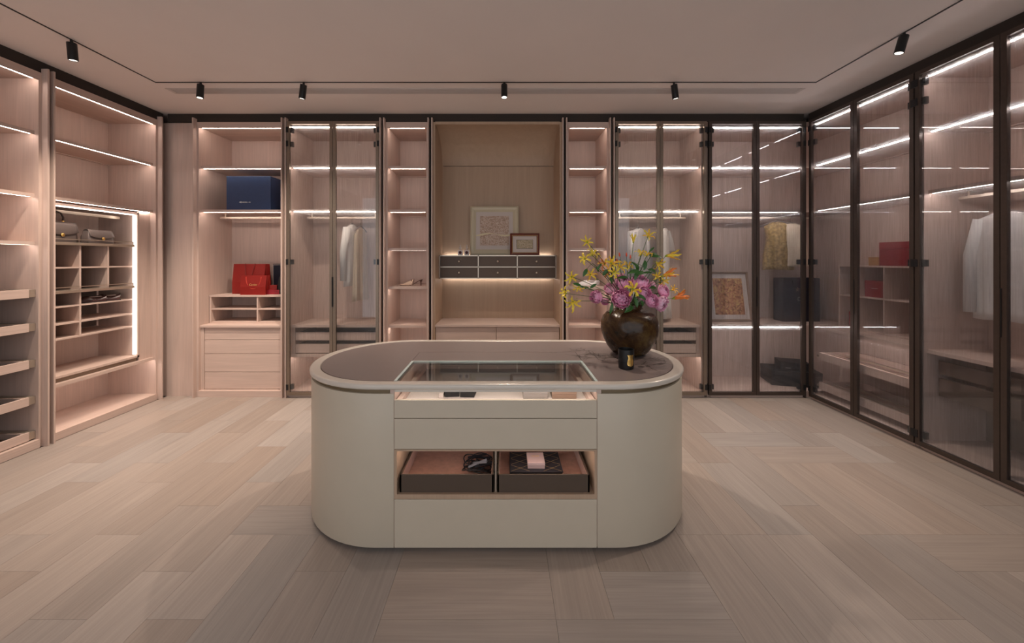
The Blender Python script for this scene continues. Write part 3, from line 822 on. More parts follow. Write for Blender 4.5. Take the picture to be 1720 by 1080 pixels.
# open bay with wood lining
bx('open_bay', 'niche', isl, (-HW, -HW + 0.012, -IR + 0.002, 0.12, 0.2545, 0.490), (HW - 0.012, HW, -IR + 0.002, 0.12, 0.2545, 0.490),
   (-HW + 0.012, HW - 0.012, -IR + 0.002, 0.12, 0.2545, 0.276), (-HW + 0.012, HW - 0.012, -IR + 0.002, 0.12, 0.482, 0.490), (-HW + 0.012, HW - 0.012, 0.105, 0.12, 0.276, 0.482))
bx('divider', 'champagne', isl, (-0.004, 0.004, -IR + 0.02, 0.10, 0.277, 0.481))
bx('led_strip', 'led', isl, (-HW + 0.03, -0.02, -IR + 0.05, -IR + 0.056, 0.478, 0.482), (0.02, HW - 0.03, -IR + 0.05, -IR + 0.056, 0.478, 0.482))
def tray(x0, x1, label):
    t = thing('leather_tray', label, 'tray', (IX + (x0 + x1) / 2, ICY, 0.277), 0, 'leather trays in the island')
    h = (x1 - x0) / 2; ya, yb, z1 = -IR + 0.016, -0.10, 0.085
    bx('tray_wall', 'leather_brown', t, (-h, h, ya, ya + 0.009, 0, z1), (-h, h, yb - 0.009, yb, 0, z1), (-h, -h + 0.009, ya, yb, 0, z1), (h - 0.009, h, ya, yb, 0, z1), bevel=0.001)
    bx('tray_floor', 'suede', t, (-h + 0.009, h - 0.009, ya + 0.009, yb - 0.009, 0, 0.018))
    bx('tray_lining', 'suede', t, (-h + 0.009, -h + 0.011, ya + 0.009, yb - 0.009, 0.018, z1 - 0.004), (h - 0.011, h - 0.009, ya + 0.009, yb - 0.009, 0.018, z1 - 0.004), (-h + 0.011, h - 0.011, yb - 0.011, yb - 0.009, 0.018, z1 - 0.004))
    return t
tray(-0.462, -0.010, 'dark brown leather tray holding a bundle of black cables')
tray(0.008, 0.452, 'dark brown leather tray holding black books and a pink box')

# ink drawing on the leather by the vase
ink = MB(); rk_ = random.Random(5)
def stroke(p, a, ln, w, depth):
    pts = [Vector((p[0], p[1]))]; ang = a
    for k in range(5):
        ang += rk_.uniform(-0.45, 0.45); pts.append(pts[-1] + Vector((math.cos(ang), math.sin(ang))) * ln / 5)
    for k in range(5):
        q = pts[k + 1] - pts[k]; nrm = Vector((-q.y, q.x)).normalized() * w
        vs = [pts[k] - nrm, pts[k] + nrm, pts[k + 1] + nrm, pts[k + 1] - nrm]
        ink.add([(v.x, v.y, 0.8037) for v in vs], [(0, 1, 2, 3)])
        if depth and rk_.random() < 0.75:
            stroke(pts[k + 1], ang + rk_.choice((-1, 1)) * rk_.uniform(0.5, 1.2), ln * 0.55, w * 0.75, depth - 1)
    return pts
def blob(c, r):
    n = 14
    ink.add([(c[0] + r * (0.7 + 0.5 * rk_.random()) * math.cos(2 * math.pi * k / n), c[1] + 0.75 * r * (0.7 + 0.5 * rk_.random()) * math.sin(2 * math.pi * k / n), 0.80365) for k in range(n)], [tuple(range(n))])
for p, a, ln in (((0.78, 0.02), 2.5, 0.20), ((0.70, 0.10), 2.9, 0.16), ((0.64, 0.16), 2.9, 0.12), ((0.66, 0.0), 3.3, 0.14), ((0.78, -0.16), 0.2, 0.16), ((0.80, -0.02), -0.4, 0.16)):
    stroke(p, a, ln, 0.0019, 2)
for c, r in (((0.70, 0.0), 0.024), ((0.745, -0.03), 0.032), ((0.66, 0.05), 0.015), ((0.77, -0.075), 0.03), ((0.56, 0.075), 0.011), ((0.80, -0.2), 0.020), ((0.84, -0.19), 0.014)):
    blob(c, r)
ink.build('ink_drawing', 'ink', isl, label='brown ink drawing of branches printed on the leather')
ink = MB()
for x in (0.345, 0.372):
    stroke((x, 0.105), 2.4, 0.012, 0.0014, 1); stroke((x, 0.105), 0.7, 0.012, 0.0014, 1)
ink.build('ink_mark', 'ink', isl, label='tiny brown bird marks on the leather')

# things in the display
def small_box(name, label, cat, w, d, h, mat, lid, loc, rz=0, lidm=None, group=None):
    t = thing(name, label, cat, loc, rz, group)
    bx('base', mat, t, (-w / 2 + 0.001, w / 2 - 0.001, -d / 2 + 0.001, d / 2 - 0.001, 0, h * (1 - lid)), bevel=0.001)
    bx('lid', lidm or mat, t, (-w / 2, w / 2, -d / 2, d / 2, h * (1 - lid) + 0.0008, h), bevel=0.001)
    return t
zt_ = 0.697
small_box('jewellery_box', 'left of two small black jewellery boxes under the glass', 'box', 0.075, 0.07, 0.040, 'black_matte', 0.4, (-0.262, 1.975, zt_), R(4))
small_box('jewellery_box', 'right of two small black jewellery boxes under the glass', 'box', 0.075, 0.07, 0.040, 'black_matte', 0.4, (-0.180, 1.97, zt_), R(-5))
bx('paper_card', 'mat_board', None, (-0.325, -0.303, 1.93, 2.0, zt_, zt_ + 0.022)); tag(bpy.data.objects['paper_card'], 'small cream card block beside the black jewellery boxes', 'card')
gb_ = small_box('gift_box', 'grey gift box with turquoise ribbon under the glass', 'box', 0.125, 0.10, 0.045, 'grey_card', 0.45, (0.163, 1.965, zt_))
bw = MB()
for s in (-1, 1):
    bw.tube([(0, 0, 0.047), (s * 0.02, -0.008, 0.060), (s * 0.035, 0, 0.052), (s * 0.018, 0.008, 0.05), (0, 0, 0.047)], 0.006, 6)
    bw.tube([(0, 0, 0.047), (s * 0.022, -0.03, 0.048), (s * 0.035, -0.045, 0.047)], 0.004, 5)
bw.box(-0.006, 0.006, -0.0515, 0.0515, 0.0452, 0.0465)
bw.build('ribbon', 'teal', gb_, smooth=True)
small_box('leather_case', 'tan leather case under the glass beside the ribboned gift box', 'case', 0.125, 0.10, 0.042, 'tan_leather', 0.5, (0.308, 1.965, zt_))

# things in the trays
zf = 0.277 + 0.018
cb = thing('cable_bundle', 'tangled bundle of black cables in the leather tray', 'cables', (-0.125, 1.99, zf))
rc = random.Random(3); cm = MB()
for k in range(11):
    pts = []; r0 = rc.uniform(0.03, 0.085); z0 = rc.uniform(0.006, 0.05); ph = rc.uniform(0, 6.28); ex = rc.uniform(0.45, 0.7); ox, oy = rc.uniform(-0.02, 0.02), rc.uniform(-0.012, 0.02)
    for i in range(25):
        a = ph + i / 24 * 6.283
        pts.append((ox + r0 * 1.15 * math.cos(a), oy + r0 * ex * math.sin(a), z0 + 0.012 * math.sin(2 * a + ph) + 0.0035))
    cm.tube([(x, y, max(0.003, z)) for x, y, z in pts], 0.0028, 6)
cm.build('cable', 'cable', cb, smooth=True)
for k in range(5):
    a = rc.uniform(-0.7, 0.3)
    MB().box(-0.05, 0.05, -0.006, 0.006, -0.001, 0.001).build('cable_tie', 'cable_tag' if k % 2 else 'cable', cb, loc=(rc.uniform(-0.03, 0.03), rc.uniform(-0.05, 0.02), 0.055 + 0.004 * k), rot=(R(25), R(-20) * (1 if k % 2 else 0.5), a))
def book(label, x, y, z, w, d, h, rz=0):
    t = thing('book', label, 'book', (x, y, z), rz, 'black books in the tray')
    bx('cover', 'book_black', t, (-w / 2, w / 2, -d / 2, d / 2, 0, 0.003), (-w / 2, w / 2, -d / 2, d / 2, h - 0.003, h), (-w / 2, -w / 2 + 0.004, -d / 2, d / 2, 0.003, h - 0.003), bevel=0.0008)
    bx('pages', 'black_matte', t, (-w / 2 + 0.004, w / 2 - 0.004, -d / 2 + 0.003, d / 2 - 0.003, 0.003, h - 0.003))
    return t
b1 = book('lower of two stacked black books in the tray', 0.167, 1.985, zf, 0.265, 0.20, 0.024)
b2 = book('upper black book with a gold lattice printed on its cover', 0.167, 1.985, zf + 0.0242, 0.263, 0.198, 0.026)
ln = MB()
def gline(p, q, w=0.0008):
    p, q = Vector(p), Vector(q); n_ = Vector((-(q - p).y, (q - p).x)).normalized() * w
    ln.add([(v.x, v.y, 0.0264) for v in (p - n_, p + n_, q + n_, q - n_)], [(0, 1, 2, 3)])
for s in (-1, 1):
    for k in range(3):
        y = -0.09 + k * 0.062
        gline((s * 0.035, y), (s * 0.125, y + 0.055)); gline((s * 0.125, y), (s * 0.035, y + 0.055))
ln.build('gold_lattice', 'gold_print', b2)
pb = small_box('gift_box', 'small pink box lying on the black books', 'box', 0.088, 0.105, 0.030, 'pink_card', 0.5, (0.167, 1.965, zf + 0.0514))
bx('gold_mark', 'gold_print', pb, *[(x - 0.0022, x + 0.0022, 0.010 - 0.004 * (i % 2), 0.020, 0.0301, 0.0305) for i, x in enumerate((-0.016, -0.008, 0.0, 0.008, 0.016))])

# candle and vase on top
zI = 0.8033
cd = thing('candle', 'black glass candle with gold crest beside the vase', 'candle', (0.673, 2.085, zI))
MB().lathe([(0.036, 0), (0.0405, 0.003), (0.0415, 0.02), (0.0425, 0.105), (0.0405, 0.105), (0.0395, 0.085), (0.0005, 0.085)], 36).build('jar', 'black', cd, auto=True)
cr_ = MB(); shape = [(-0.019, 0.080), (-0.0145, 0.072), (-0.0135, 0.062), (-0.017, 0.052), (-0.0195, 0.040), (-0.019, 0.030), (-0.013, 0.023), (-0.006, 0.020)]
pts = shape + [(0.0, 0.0185)] + [(-x, z) for x, z in shape[::-1]]
rim_ = []
for x, z in pts:
    a = -math.pi / 2 + x / 0.0425 + 0.28
    rim_.append((a, z))
for i in range(len(shape)):
    j = len(rim_) - 1 - i
    if i + 1 <= len(shape):
        k, m_ = i + 1, len(rim_) - 2 - i
        vs = []
        for t_ in range(5):
            for (p, q) in (((rim_[i]), (rim_[j])), ((rim_[k]), (rim_[m_]))):
                a = p[0] + (q[0] - p[0]) * t_ / 4; z = p[1]
                rr = 0.0432 + 0.0006 * math.sin(z * 600)
                vs.append((rr * math.cos(a), rr * math.sin(a), z))
        cr_.add(vs, [(2 * t_, 2 * t_ + 1, 2 * t_ + 3, 2 * t_ + 2) for t_ in range(4)])
cr_.build('crest', 'gold', cd, label='gold crest shaped like a shield')

VX, VY = 0.795, 2.40
vs_ = thing('vase', 'round brown glazed ceramic vase standing on the island', 'vase', (VX, VY, zI))
prof = [(0.079, 0), (0.099, 0.009), (0.113, 0.023), (0.136, 0.053), (0.155, 0.091), (0.169, 0.128), (0.175, 0.168), (0.173, 0.205), (0.163, 0.235), (0.143, 0.258), (0.115, 0.274), (0.090, 0.282),
        (0.078, 0.289), (0.076, 0.302), (0.082, 0.312), (0.078, 0.314), (0.069, 0.304), (0.069, 0.28), (0.10, 0.255), (0.14, 0.2), (0.13, 0.09), (0.08, 0.03), (0.001, 0.015)]
MB().lathe(prof, 56).build('body', 'ceramic', vs_, smooth=True)

# ------------------------------------------------------------------ flowers in the vase
def P3(zx, zy, dd=0.0):
    """bouquet point from its place in the picture, set at the vase's own distance plus an offset"""
    x, y = 930 + zx / 4, 370 + zy / 4
    d_ = VY + dd
    return Vector(((x - 845) * d_ / 640, d_, 1.40 - (y - 435) * d_ / 640))
NECK = Vector((VX, VY, zI + 0.30))
rf = random.Random(21)
def stem_pts(end, n=9):
    s = NECK + Vector((rf.uniform(-0.04, 0.04), rf.uniform(-0.04, 0.04), -0.1))
    dv = end - NECK
    return bez(s, NECK + Vector((dv.x * 0.12, dv.y * 0.12, max(0.06, dv.z * 0.35))), end - Vector((dv.x * 0.35, dv.y * 0.35, abs(dv.z) * 0.25)), end, n)

def petal_mesh(mat, curl, L=0.070, wmax=0.0056):
    n = 14; b = MB(); vs = []; x = 0.004; z = 0.0; ang = R(80)
    for i in range(n + 1):
        t = i / n
        w = wmax * (math.sin(math.pi * min(1, t * 0.93 + 0.07)) ** 0.8) + 0.0005
        wav = 0.0030 * math.sin(t * 19)
        bend = 0.016 * t * t * math.sin(2.2 * t + 0.6) + 0.5 * wav
        vs += [(x, -w + bend, z + wav), (x, bend, z - 0.0014), (x, w + bend, z - wav)]
        ang -= curl / n * (0.35 + 1.3 * t)
        x += math.cos(ang) * L / n; z += math.sin(ang) * L / n
    fs = []
    for i in range(n):
        for k in (0, 1):
            a = 3 * i + k
            fs.append((a, a + 1, a + 4, a + 3))
    b.add(vs, fs)
    return b.mesh('petal', mat, True)
PET = {(m, c): petal_mesh(m, R(d)) for m in ('yellow', 'amber', 'orange') for c, d in (('open', 175), ('wide', 118), ('recurved', 250), ('bud', 25))}
STAM = MB()
for k in range(6):
    a = k * math.pi / 3 + 0.3
    STAM.tube([(0, 0, 0), (0.012 * math.cos(a), 0.012 * math.sin(a), 0.004), (0.03 * math.cos(a), 0.03 * math.sin(a), 0.004)], 0.0007, 4)
    STAM.box(0.03 * math.cos(a) - 0.0015, 0.03 * math.cos(a) + 0.0015, 0.03 * math.sin(a) - 0.004, 0.03 * math.sin(a) + 0.004, 0.0025, 0.0055)
STAM = STAM.mesh('stamens', 'lime', False)
HEART = MB().lathe([(0.002, -0.006), (0.0055, 0), (0.006, 0.006), (0.002, 0.012)], 8).mesh('heart', 'lime', True)

def lily(zx, zy, dd, mat, form, aim, label, size=1.0, nudge=None):
    """aim: direction of the flower's axis"""
    e = P3(zx, zy, dd)
    t = thing('gloriosa_lily', label, 'lily', NECK, 0, 'gloriosa lilies in the vase')
    MB().tube([p - NECK for p in stem_pts(e)], 0.0019, 5).build('stem', 'stem', t, smooth=True)
    q = Vector(aim).normalized().to_track_quat('Z', 'Y')
    def put(name, me, spin, s=1.0):
        o = bpy.data.objects.new(name, me); COL.objects.link(o); o.parent = t
        o.location = e - NECK
        o.rotation_mode = 'QUATERNION'
        o.rotation_quaternion = q @ Euler((0, 0, spin)).to_quaternion()
        o.scale = (s, s, s)
        return o
    ph = rf.uniform(0, 6)
    for k in range(6):
        mm = mat if isinstance(mat, str) else mat[k % len(mat)]
        put('petal', PET[(mm, form)], ph + k * math.pi / 3 + rf.uniform(-0.18, 0.18), size * rf.uniform(0.88, 1.12))
    put('heart', HEART, ph, size)
    if form != 'bud':
        put('stamens', STAM, ph, size * 0.9)
    return t
YA, YO, AO = ('yellow',), ('yellow', 'amber'), ('amber', 'orange')
F = (0, -1, 0.25)
for a in (
    (225, 148, 0.02, YA, 'wide', (-0.25, -1, 0.1), 'yellow gloriosa lily topmost on the left side of the bouquet', 0.85),
    (258, 235, -0.02, YA, 'open', (0.3, -0.6, 0.8), 'yellow gloriosa lily just under the topmost one on the left', 0.95),
    (210, 262, 0.03, YA, 'recurved', (-0.4, -0.8, 0.4), 'curled yellow gloriosa lily second down on the left', 1.0),
    (122, 380, 0.0, YA, 'wide', (-0.3, -0.8, -0.1), 'yellow gloriosa lily far out left level with the white shoes', 0.95),
    (85, 492, -0.02, YA, 'open', (-0.8, -0.5, 0.3), 'yellow gloriosa lily at the leftmost tip of the bouquet', 1.0),
    (130, 540, -0.05, YA, 'wide', (-0.1, -0.9, -0.5), 'drooping yellow gloriosa lily lowest on the left', 1.15),
    (168, 445, 0.02, YA, 'open', (-0.3, -0.7, -0.6), 'nodding yellow gloriosa lily beside the round green leaf', 0.8),
    (245, 365, 0.03, YO, 'wide', (0, -1, 0.2), 'yellow and amber gloriosa lily above the left hand peony', 0.9),
    (345, 300, 0.02, AO, 'open', (-0.5, -0.7, 0.5), 'orange gloriosa lily on the left of the middle cluster', 0.9),
    (385, 290, -0.03, YO, 'wide', F, 'full yellow gloriosa lily in the middle cluster', 1.05),
    (360, 350, 0.05, AO, 'open', (-0.4, -0.9, -0.2), 'small orange gloriosa lily low in the middle cluster', 0.75),
    (405, 345, -0.06, YA, 'recurved', (0.1, -1, -0.3), 'curled yellow gloriosa lily hanging low in the middle cluster', 1.0),
    (440, 320, 0.0, YO, 'wide', (0.2, -1, 0.4), 'amber gloriosa lily under the red buds', 0.9),
    (495, 315, 0.04, YO, 'open', (0.3, -0.7, 0.8), 'yellow gloriosa lily between red buds and large leaf', 0.9),
    (535, 150, 0.05, YA, 'bud', (0, -0.15, 1), 'half closed upright yellow gloriosa lily on a tall stem', 0.85),
    (633, 112, 0.05, YO, 'wide', (-0.1, -0.9, 0.5), 'topmost yellow gloriosa lily on the right side', 0.85),
    (585, 235, 0.06, YA, 'open', (0, -0.5, 1), 'yellow gloriosa lily behind the large green leaves', 0.95),
    (625, 240, 0.03, YO, 'open', (0.2, -0.3, 1), 'amber gloriosa lily rising from the large green leaves', 0.9),
    (690, 285, -0.02, AO[:1] + YA, 'wide', (0.3, -0.8, -0.4), 'amber gloriosa lily hanging right of the large leaves', 1.0),
    (755, 240, 0.02, YO, 'bud', (1, -0.3, 0.1), 'yellow gloriosa lily pointing sideways high on the right', 1.3),
    (730, 375, 0.02, AO, 'bud', (0.7, -0.4, 0.35), 'orange gloriosa lily pointing right above the peonies', 1.35),
    (735, 400, -0.02, YO, 'open', (0.3, -0.8, -0.4), 'yellow gloriosa lily just above the right hand peonies', 0.85),
    (805, 525, 0.0, AO[1:] + AO, 'bud', (0.85, -0.3, 0.35), 'orange gloriosa lily at the rightmost tip of the bouquet', 1.35),
    (795, 470, 0.04, AO[:1], 'wide', (0.3, -0.8, 0.5), 'small amber gloriosa lily above the rightmost orange one', 0.7),
    (530, 465, -0.15, YO, 'recurved', (0, -1, 0.35), 'yellow gloriosa lily in front of the dark vase mouth', 1.15),
    (690, 385, 0.05, YO, 'wide', (0, -0.8, 0.4), 'pale yellow gloriosa lily tucked among the peony tops', 0.8)):
    lily(*a[:7], size=a[7])

# red buds of the lilies
for zx, zy, lab in ((445, 245, 'first red lily bud left of the tall stem'), (490, 245, 'tall red lily bud beside the tall stem'), (430, 285, 'low red lily bud in the middle cluster'),
                    (515, 260, 'red lily bud leaning right at the tall stem'), (320, 300, 'orange lily bud at the left of the middle cluster')):
    e = P3(zx, zy, 0.02)
    t = thing('lily_bud', lab, 'bud', NECK, 0, 'lily buds in the vase')
    MB().tube([p - NECK for p in stem_pts(e)], 0.0015, 5).build('stem', 'stem', t, smooth=True)
    dv = (e - NECK).normalized() * 0.028
    MB().tube([e - NECK, e - NECK + dv * 0.3, e - NECK + dv * 0.7, e - NECK + dv], [0.002, 0.0055, 0.005, 0.001], 8).build('bud', 'red_bud', t, smooth=True)

# peonies
def peony_mesh(mat, seed):
    """nested ruffled shells: a tight crumpled heart inside broad cupped guard petals"""
    r_ = random.Random(seed); b = MB(); rim = []
    NL = 8
    for ly in range(NL):
        f = ly / (NL - 1)
        rad = 0.24 + 0.74 * f
        cnt = (4, 6, 8, 9, 10, 10, 9, 8)[ly]
        for k in range(cnt):
            az = 2 * math.pi * (k + 0.5 * (ly % 2)) / cnt + r_.uniform(-0.25, 0.25)
            half = math.pi / cnt * r_.uniform(1.05, 1.5)
            top = R(4 + 62 * f ** 1.25) + r_.uniform(-0.12, 0.16)
            bot = top + R(75) + 0.2
            rr = rad * r_.uniform(0.93, 1.07)
            ph = r_.uniform(0, 6); nu, nv = 5, 8; vs = []
            for i in range(nu):
                u = i / (nu - 1)                      # 0 at the base, 1 at the rim
                for j in range(nv):
                    v = 2 * j / (nv - 1) - 1
                    po = bot + (top - bot) * u + (0.22 * v * v * u) + (0.11 * u * math.sin(6 * v + ph) if u > 0.7 else 0)
                    q = rr * (1 - 0.10 * (1 - u)) * (1 + 0.10 * u * u * f) + (0.05 * math.sin(7 * v + ph * 2) * u ** 3)
                    aa = az + v * half * (0.55 + 0.45 * math.sin(math.pi * (0.15 + 0.6 * u)))
                    vs.append((q * math.sin(po) * math.cos(aa), q * math.sin(po) * math.sin(aa), q * math.cos(po) * (0.9 if f < 1 else 0.85)))
                    rim.append(max(0.0, min(1.0, u * (1.0 - 0.22 * r_.random()))))
            b.add(vs, [(nv * i + j, nv * i + j + 1, nv * i + j + nv + 1, nv * i + j + nv) for i in range(nu - 1) for j in range(nv - 1)])
    me = bpy.data.meshes.new('bloom'); me.from_pydata(b.v, [], b.f)
    at = me.attributes.new('rim', 'FLOAT', 'POINT'); at.data.foreach_set('value', rim)
    me.materials.append(M[mat]); me.polygons.foreach_set('use_smooth', [True] * len(me.polygons))
    return me
PEO = [peony_mesh('peony', 1), peony_mesh('peony', 2), peony_mesh('peony_pale', 3)]
for i, (zx, zy, r_, dd, kind, aim, lab) in enumerate((
    (285, 515, 44, -0.02, 1, (-0.7, -0.7, 0.1), 'pink peony at the left end of the row above the vase'),
    (345, 545, 26, 0.02, 0, (-0.4, -0.7, -0.4), 'small half open pink peony drooping at the vase shoulder'),
    (385, 462, 46, 0.05, 2, (-0.3, -0.6, 0.6), 'pale pink peony behind the large front one'),
    (455, 525, 64, -0.10, 1, (-0.1, -1, 0.15), 'largest pink peony facing the camera over the vase'),
    (466, 420, 54, 0.0, 0, (0, -0.7, 0.7), 'pink peony above the largest one'),
    (450, 375, 30, 0.08, 2, (0, -0.4, 0.9), 'pale pink peony top peeping out under the yellow lilies'),
    (585, 418, 62, 0.0, 0, (0.1, -0.6, 0.8), 'broad pink peony below the large green leaves'),
    (608, 492, 48, -0.08, 1, (0.2, -0.95, 0.1), 'round pink peony right of the dark vase mouth'),
    (660, 540, 46, -0.08, 1, (0.2, -0.9, 0.2), 'pink peony low on the right of the vase mouth'),
    (722, 560, 54, -0.03, 2, (0.5, -0.8, -0.3), 'pale pink peony hanging over the vase shoulder on the right'),
    (738, 475, 46, 0.02, 0, (0.5, -0.7, 0.4), 'pink peony highest at the right end of the row'),
    (668, 435, 28, 0.05, 2, (0.6, -0.4, 0.3), 'small pale peony petals between two pink peonies'))):
    e = P3(zx, zy, dd)
    t = thing('peony', lab, 'peony', NECK, 0, 'pink peonies in the vase')
    q = Vector(aim).normalized().to_track_quat('Z', 'Y'); rad = r_ / 4 * (VY + dd) / 640
    back = e - NECK - Vector(aim).normalized() * rad * 0.6
    MB().tube(bez((rf.uniform(-0.03, 0.03), rf.uniform(-0.03, 0.03), -0.1), (back.x * 0.2, back.y * 0.2, 0.03), back * 0.6 + Vector((0, 0, 0.02)), back), 0.0032, 6).build('stem', 'stem', t, smooth=True)
    o = bpy.data.objects.new('bloom', PEO[kind]); COL.objects.link(o); o.parent = t
    o.location = e - NECK; o.scale = (rad, rad, rad * 0.92); o.rotation_mode = 'QUATERNION'; o.rotation_quaternion = q @ Euler((0, 0, i * 1.3)).to_quaternion()
    MB().lathe([(0.1, -0.62), (0.34, -0.5), (0.42, -0.3)], 8, cap=False).build('calyx', 'leaf', t, smooth=True).matrix_local = Matrix.Translation(e - NECK) @ q.to_matrix().to_4x4() @ Matrix.Scale(rad, 4)

# leafy sprigs
def leaf_mesh(L, w, droop):
    n = 8; vs = []; x = z = 0; a = R(15)
    for i in range(n + 1):
        t = i / n; ww = w * math.sin(math.pi * min(1, t * 0.96 + 0.02)) ** 0.75 * (1 - 0.35 * t)
        vs += [(x, -ww, z + 0.25 * ww), (x, 0, z), (x, ww, z + 0.25 * ww)]
        a -= droop / n; x += math.cos(a) * L / n; z += math.sin(a) * L / n
    return MB().add(vs, [(3 * i + k, 3 * i + k + 1, 3 * i + k + 4, 3 * i + k + 3) for i in range(n) for k in (0, 1)]).mesh('leaf', 'leaf', True)
LF = [leaf_mesh(1, 0.24, R(30)), leaf_mesh(1, 0.20, R(90)), leaf_mesh(1, 0.16, R(55))]
def sprig(lab, end, leaves):
    e = P3(*end)
    t = thing('leafy_sprig', lab, 'foliage', NECK, 0, 'leafy sprigs in the vase')
    MB().tube([p - NECK for p in stem_pts(e)], 0.0022, 5).build('stem', 'stem', t, smooth=True)
    for (zx, zy, dd, L, ang, k, tilt) in leaves:
        o = bpy.data.objects.new('leaf', LF[k]); COL.objects.link(o); o.parent = t
        p = P3(zx, zy, dd) - NECK
        o.location = p
        u = Vector((math.cos(R(ang)), -0.25, math.sin(R(ang)))).normalized()
        nrm = Vector((math.sin(R(tilt)) * -u.z, -1.0, 0.6)); nrm = (nrm - u * nrm.dot(u)).normalized()
        sd = nrm.cross(u)
        m = Matrix((u, sd, nrm)).transposed().to_4x4()
        o.matrix_local = Matrix.Translation(p) @ m @ Matrix.Scale(L, 4)
        if k != 9:
            base = min((q_ - NECK for q_ in stem_pts(e, 12)), key=lambda q_: (q_ - p).length)
            MB().tube([base, (base + p) / 2 + Vector((0, 0, 0.004)), p], 0.0012, 4).build('leaf_stalk', 'stem', t, smooth=True)
sprig('leafy sprig with broad leaves in the centre of the bouquet', (610, 290, 0.02),
      [(615, 270, 0, 0.065, -100, 0, 0), (580, 345, -0.02, 0.085, 172, 1, 0), (545, 290, 0, 0.075, -60, 1, 0), (610, 350, -0.02, 0.07, 190, 0, 0), (635, 330, 0, 0.075, -10, 1, 0), (520, 280, 0.03, 0.06, -35, 2, 0), (560, 345, -0.02, 0.06, -110, 0, 0), (600, 355, 0, 0.06, 10, 2, 0)])
sprig('leafy sprig high on the right of the bouquet', (655, 235, 0.03), [(640, 235, 0.02, 0.075, 15, 1, 0), (650, 245, 0.0, 0.075, 5, 2, 0), (640, 215, 0.03, 0.05, 50, 2, 0)])
sprig('long leafy sprig leaning left under the yellow lilies', (262, 290, 0.0), [(225, 325, 0, 0.06, -120, 0, 0), (290, 335, 0, 0.055, 60, 2, 0), (330, 370, 0, 0.06, 50, 0, 0), (375, 365, 0, 0.065, -75, 2, 0), (300, 350, 0.02, 0.04, 110, 2, 0)])
sprig('low leafy sprig reaching far left with a round green leaf', (140, 430, 0.0), [(130, 425, -0.01, 0.055, -15, 0, 0), (245, 455, 0, 0.05, 35, 0, 0), (175, 440, 0, 0.05, -20, 2, 0), (240, 460, 0.02, 0.04, 150, 2, 0)])
sprig('dark leafy sprig drooping over the vase mouth', (470, 580, -0.10), [(395, 555, -0.12, 0.075, -105, 2, 0), (500, 385, 0.0, 0.075, 175, 2, 0), (585, 540, -0.10, 0.05, -60, 1, 0), (545, 520, -0.12, 0.06, -80, 0, 0), (520, 560, -0.10, 0.06, -130, 0, 0), (560, 500, -0.12, 0.06, -30, 0, 0), (535, 580, -0.09, 0.07, -150, 0, 0), (690, 455, 0.0, 0.06, 175, 0, 0), (550, 560, -0.08, 0.05, 100, 0, 0)])
# ------------------------------------------------------------------ things on shelves and in wardrobes
def picture(name, label, w, h, fw, dp, fmat, loc, rot, matw, art, cat='picture', bead=False, swash=False, inner=None):
    t = thing(name, label, cat, loc, 0, None, rot)
    prof = [(0, 0), (0, -dp * 0.75), (fw * 0.25, -dp), (fw * 0.6, -dp * 0.8), (fw, -dp * 0.35), (fw, 0)]
    rings = []
    for cx, cz, sx, sz in ((-w / 2, 0, 1, 1), (w / 2, 0, -1, 1), (w / 2, h, -1, -1), (-w / 2, h, 1, -1)):
        rings.append([(cx + sx * a, b, cz + sz * a) for a, b in prof])
    rings.append(rings[0])
    MB().loft(rings, cap=False).build('frame', fmat, t)
    if bead:
        b = MB()
        nx, nz = 22, 15
        for i in range(nx):
            x = -w / 2 + fw * 0.75 + (w - 1.5 * fw) * i / (nx - 1)
            for z in (fw * 0.75, h - fw * 0.75):
                b.box(x - 0.003, x + 0.003, -dp * 0.95, -dp * 0.6, z - 0.0025, z + 0.0025)
        for i in range(nz):
            z = fw * 0.75 + (h - 1.5 * fw) * i / (nz - 1)
            for x in (-w / 2 + fw * 0.75, w / 2 - fw * 0.75):
                b.box(x - 0.0025, x + 0.0025, -dp * 0.95, -dp * 0.6, z - 0.003, z + 0.003)
        b.build('beading', 'gold_print', t)
    bx('mat', 'mat_board', t, (-w / 2 + fw * 0.8, w / 2 - fw * 0.8, -dp * 0.25, -dp * 0.05, fw * 0.8, h - fw * 0.8))
    bx('backing', 'grey_card', t, (-w / 2 + 0.004, w / 2 - 0.004, -dp * 0.05, 0, 0.004, h - 0.004))
    ax, az = w / 2 - fw - matw, fw + matw
    a = bx('art', art, t, (-ax, ax, -dp * 0.32, -dp * 0.25, az, h - az))
    if inner:
        g = 0.003
        bx('art_border', inner, t, (-ax - g, ax + g, -dp * 0.30, -dp * 0.24, az - g, az), (-ax - g, ax + g, -dp * 0.30, -dp * 0.24, h - az, h - az + g),
           (-ax - g, -ax, -dp * 0.30, -dp * 0.24, az, h - az), (ax, ax + g, -dp * 0.30, -dp * 0.24, az, h - az))
    if swash:
        v = []; n = 26; f = []; xx = w / 2 - fw
        for i in range(n + 1):
            u = i / n; x = -xx + 2 * xx * u
            z = h * (0.42 + 0.022 * math.sin(u * 7.5 - 1.2)); th = 0.006 + 0.004 * math.sin(u * 9)
            v += [(x, -dp * 0.34, z - th), (x, -dp * 0.34, z + th)]
        for i in range(n):
            f.append((2 * i, 2 * i + 2, 2 * i + 3, 2 * i + 1))
        MB().add(v, f).build('gold_band', 'pale_gold', a)
    return t
picture('picture_frame', 'large ivory framed relief picture leaning in the niche', 0.535, 0.545, 0.062, 0.03, 'ivory_frame', (-0.096, YF + 0.385, 1.4425), (R(-5), 0, 0), 0.045, 'relief', swash=True)
pm_ = picture('picture_frame', 'small red mahogany framed picture standing in the niche', 0.318, 0.236, 0.030, 0.022, 'mahogany', (0.236, YF + 0.305, 1.4425), (R(-4), 0, 0), 0.042, 'relief2', bead=True, inner='black')
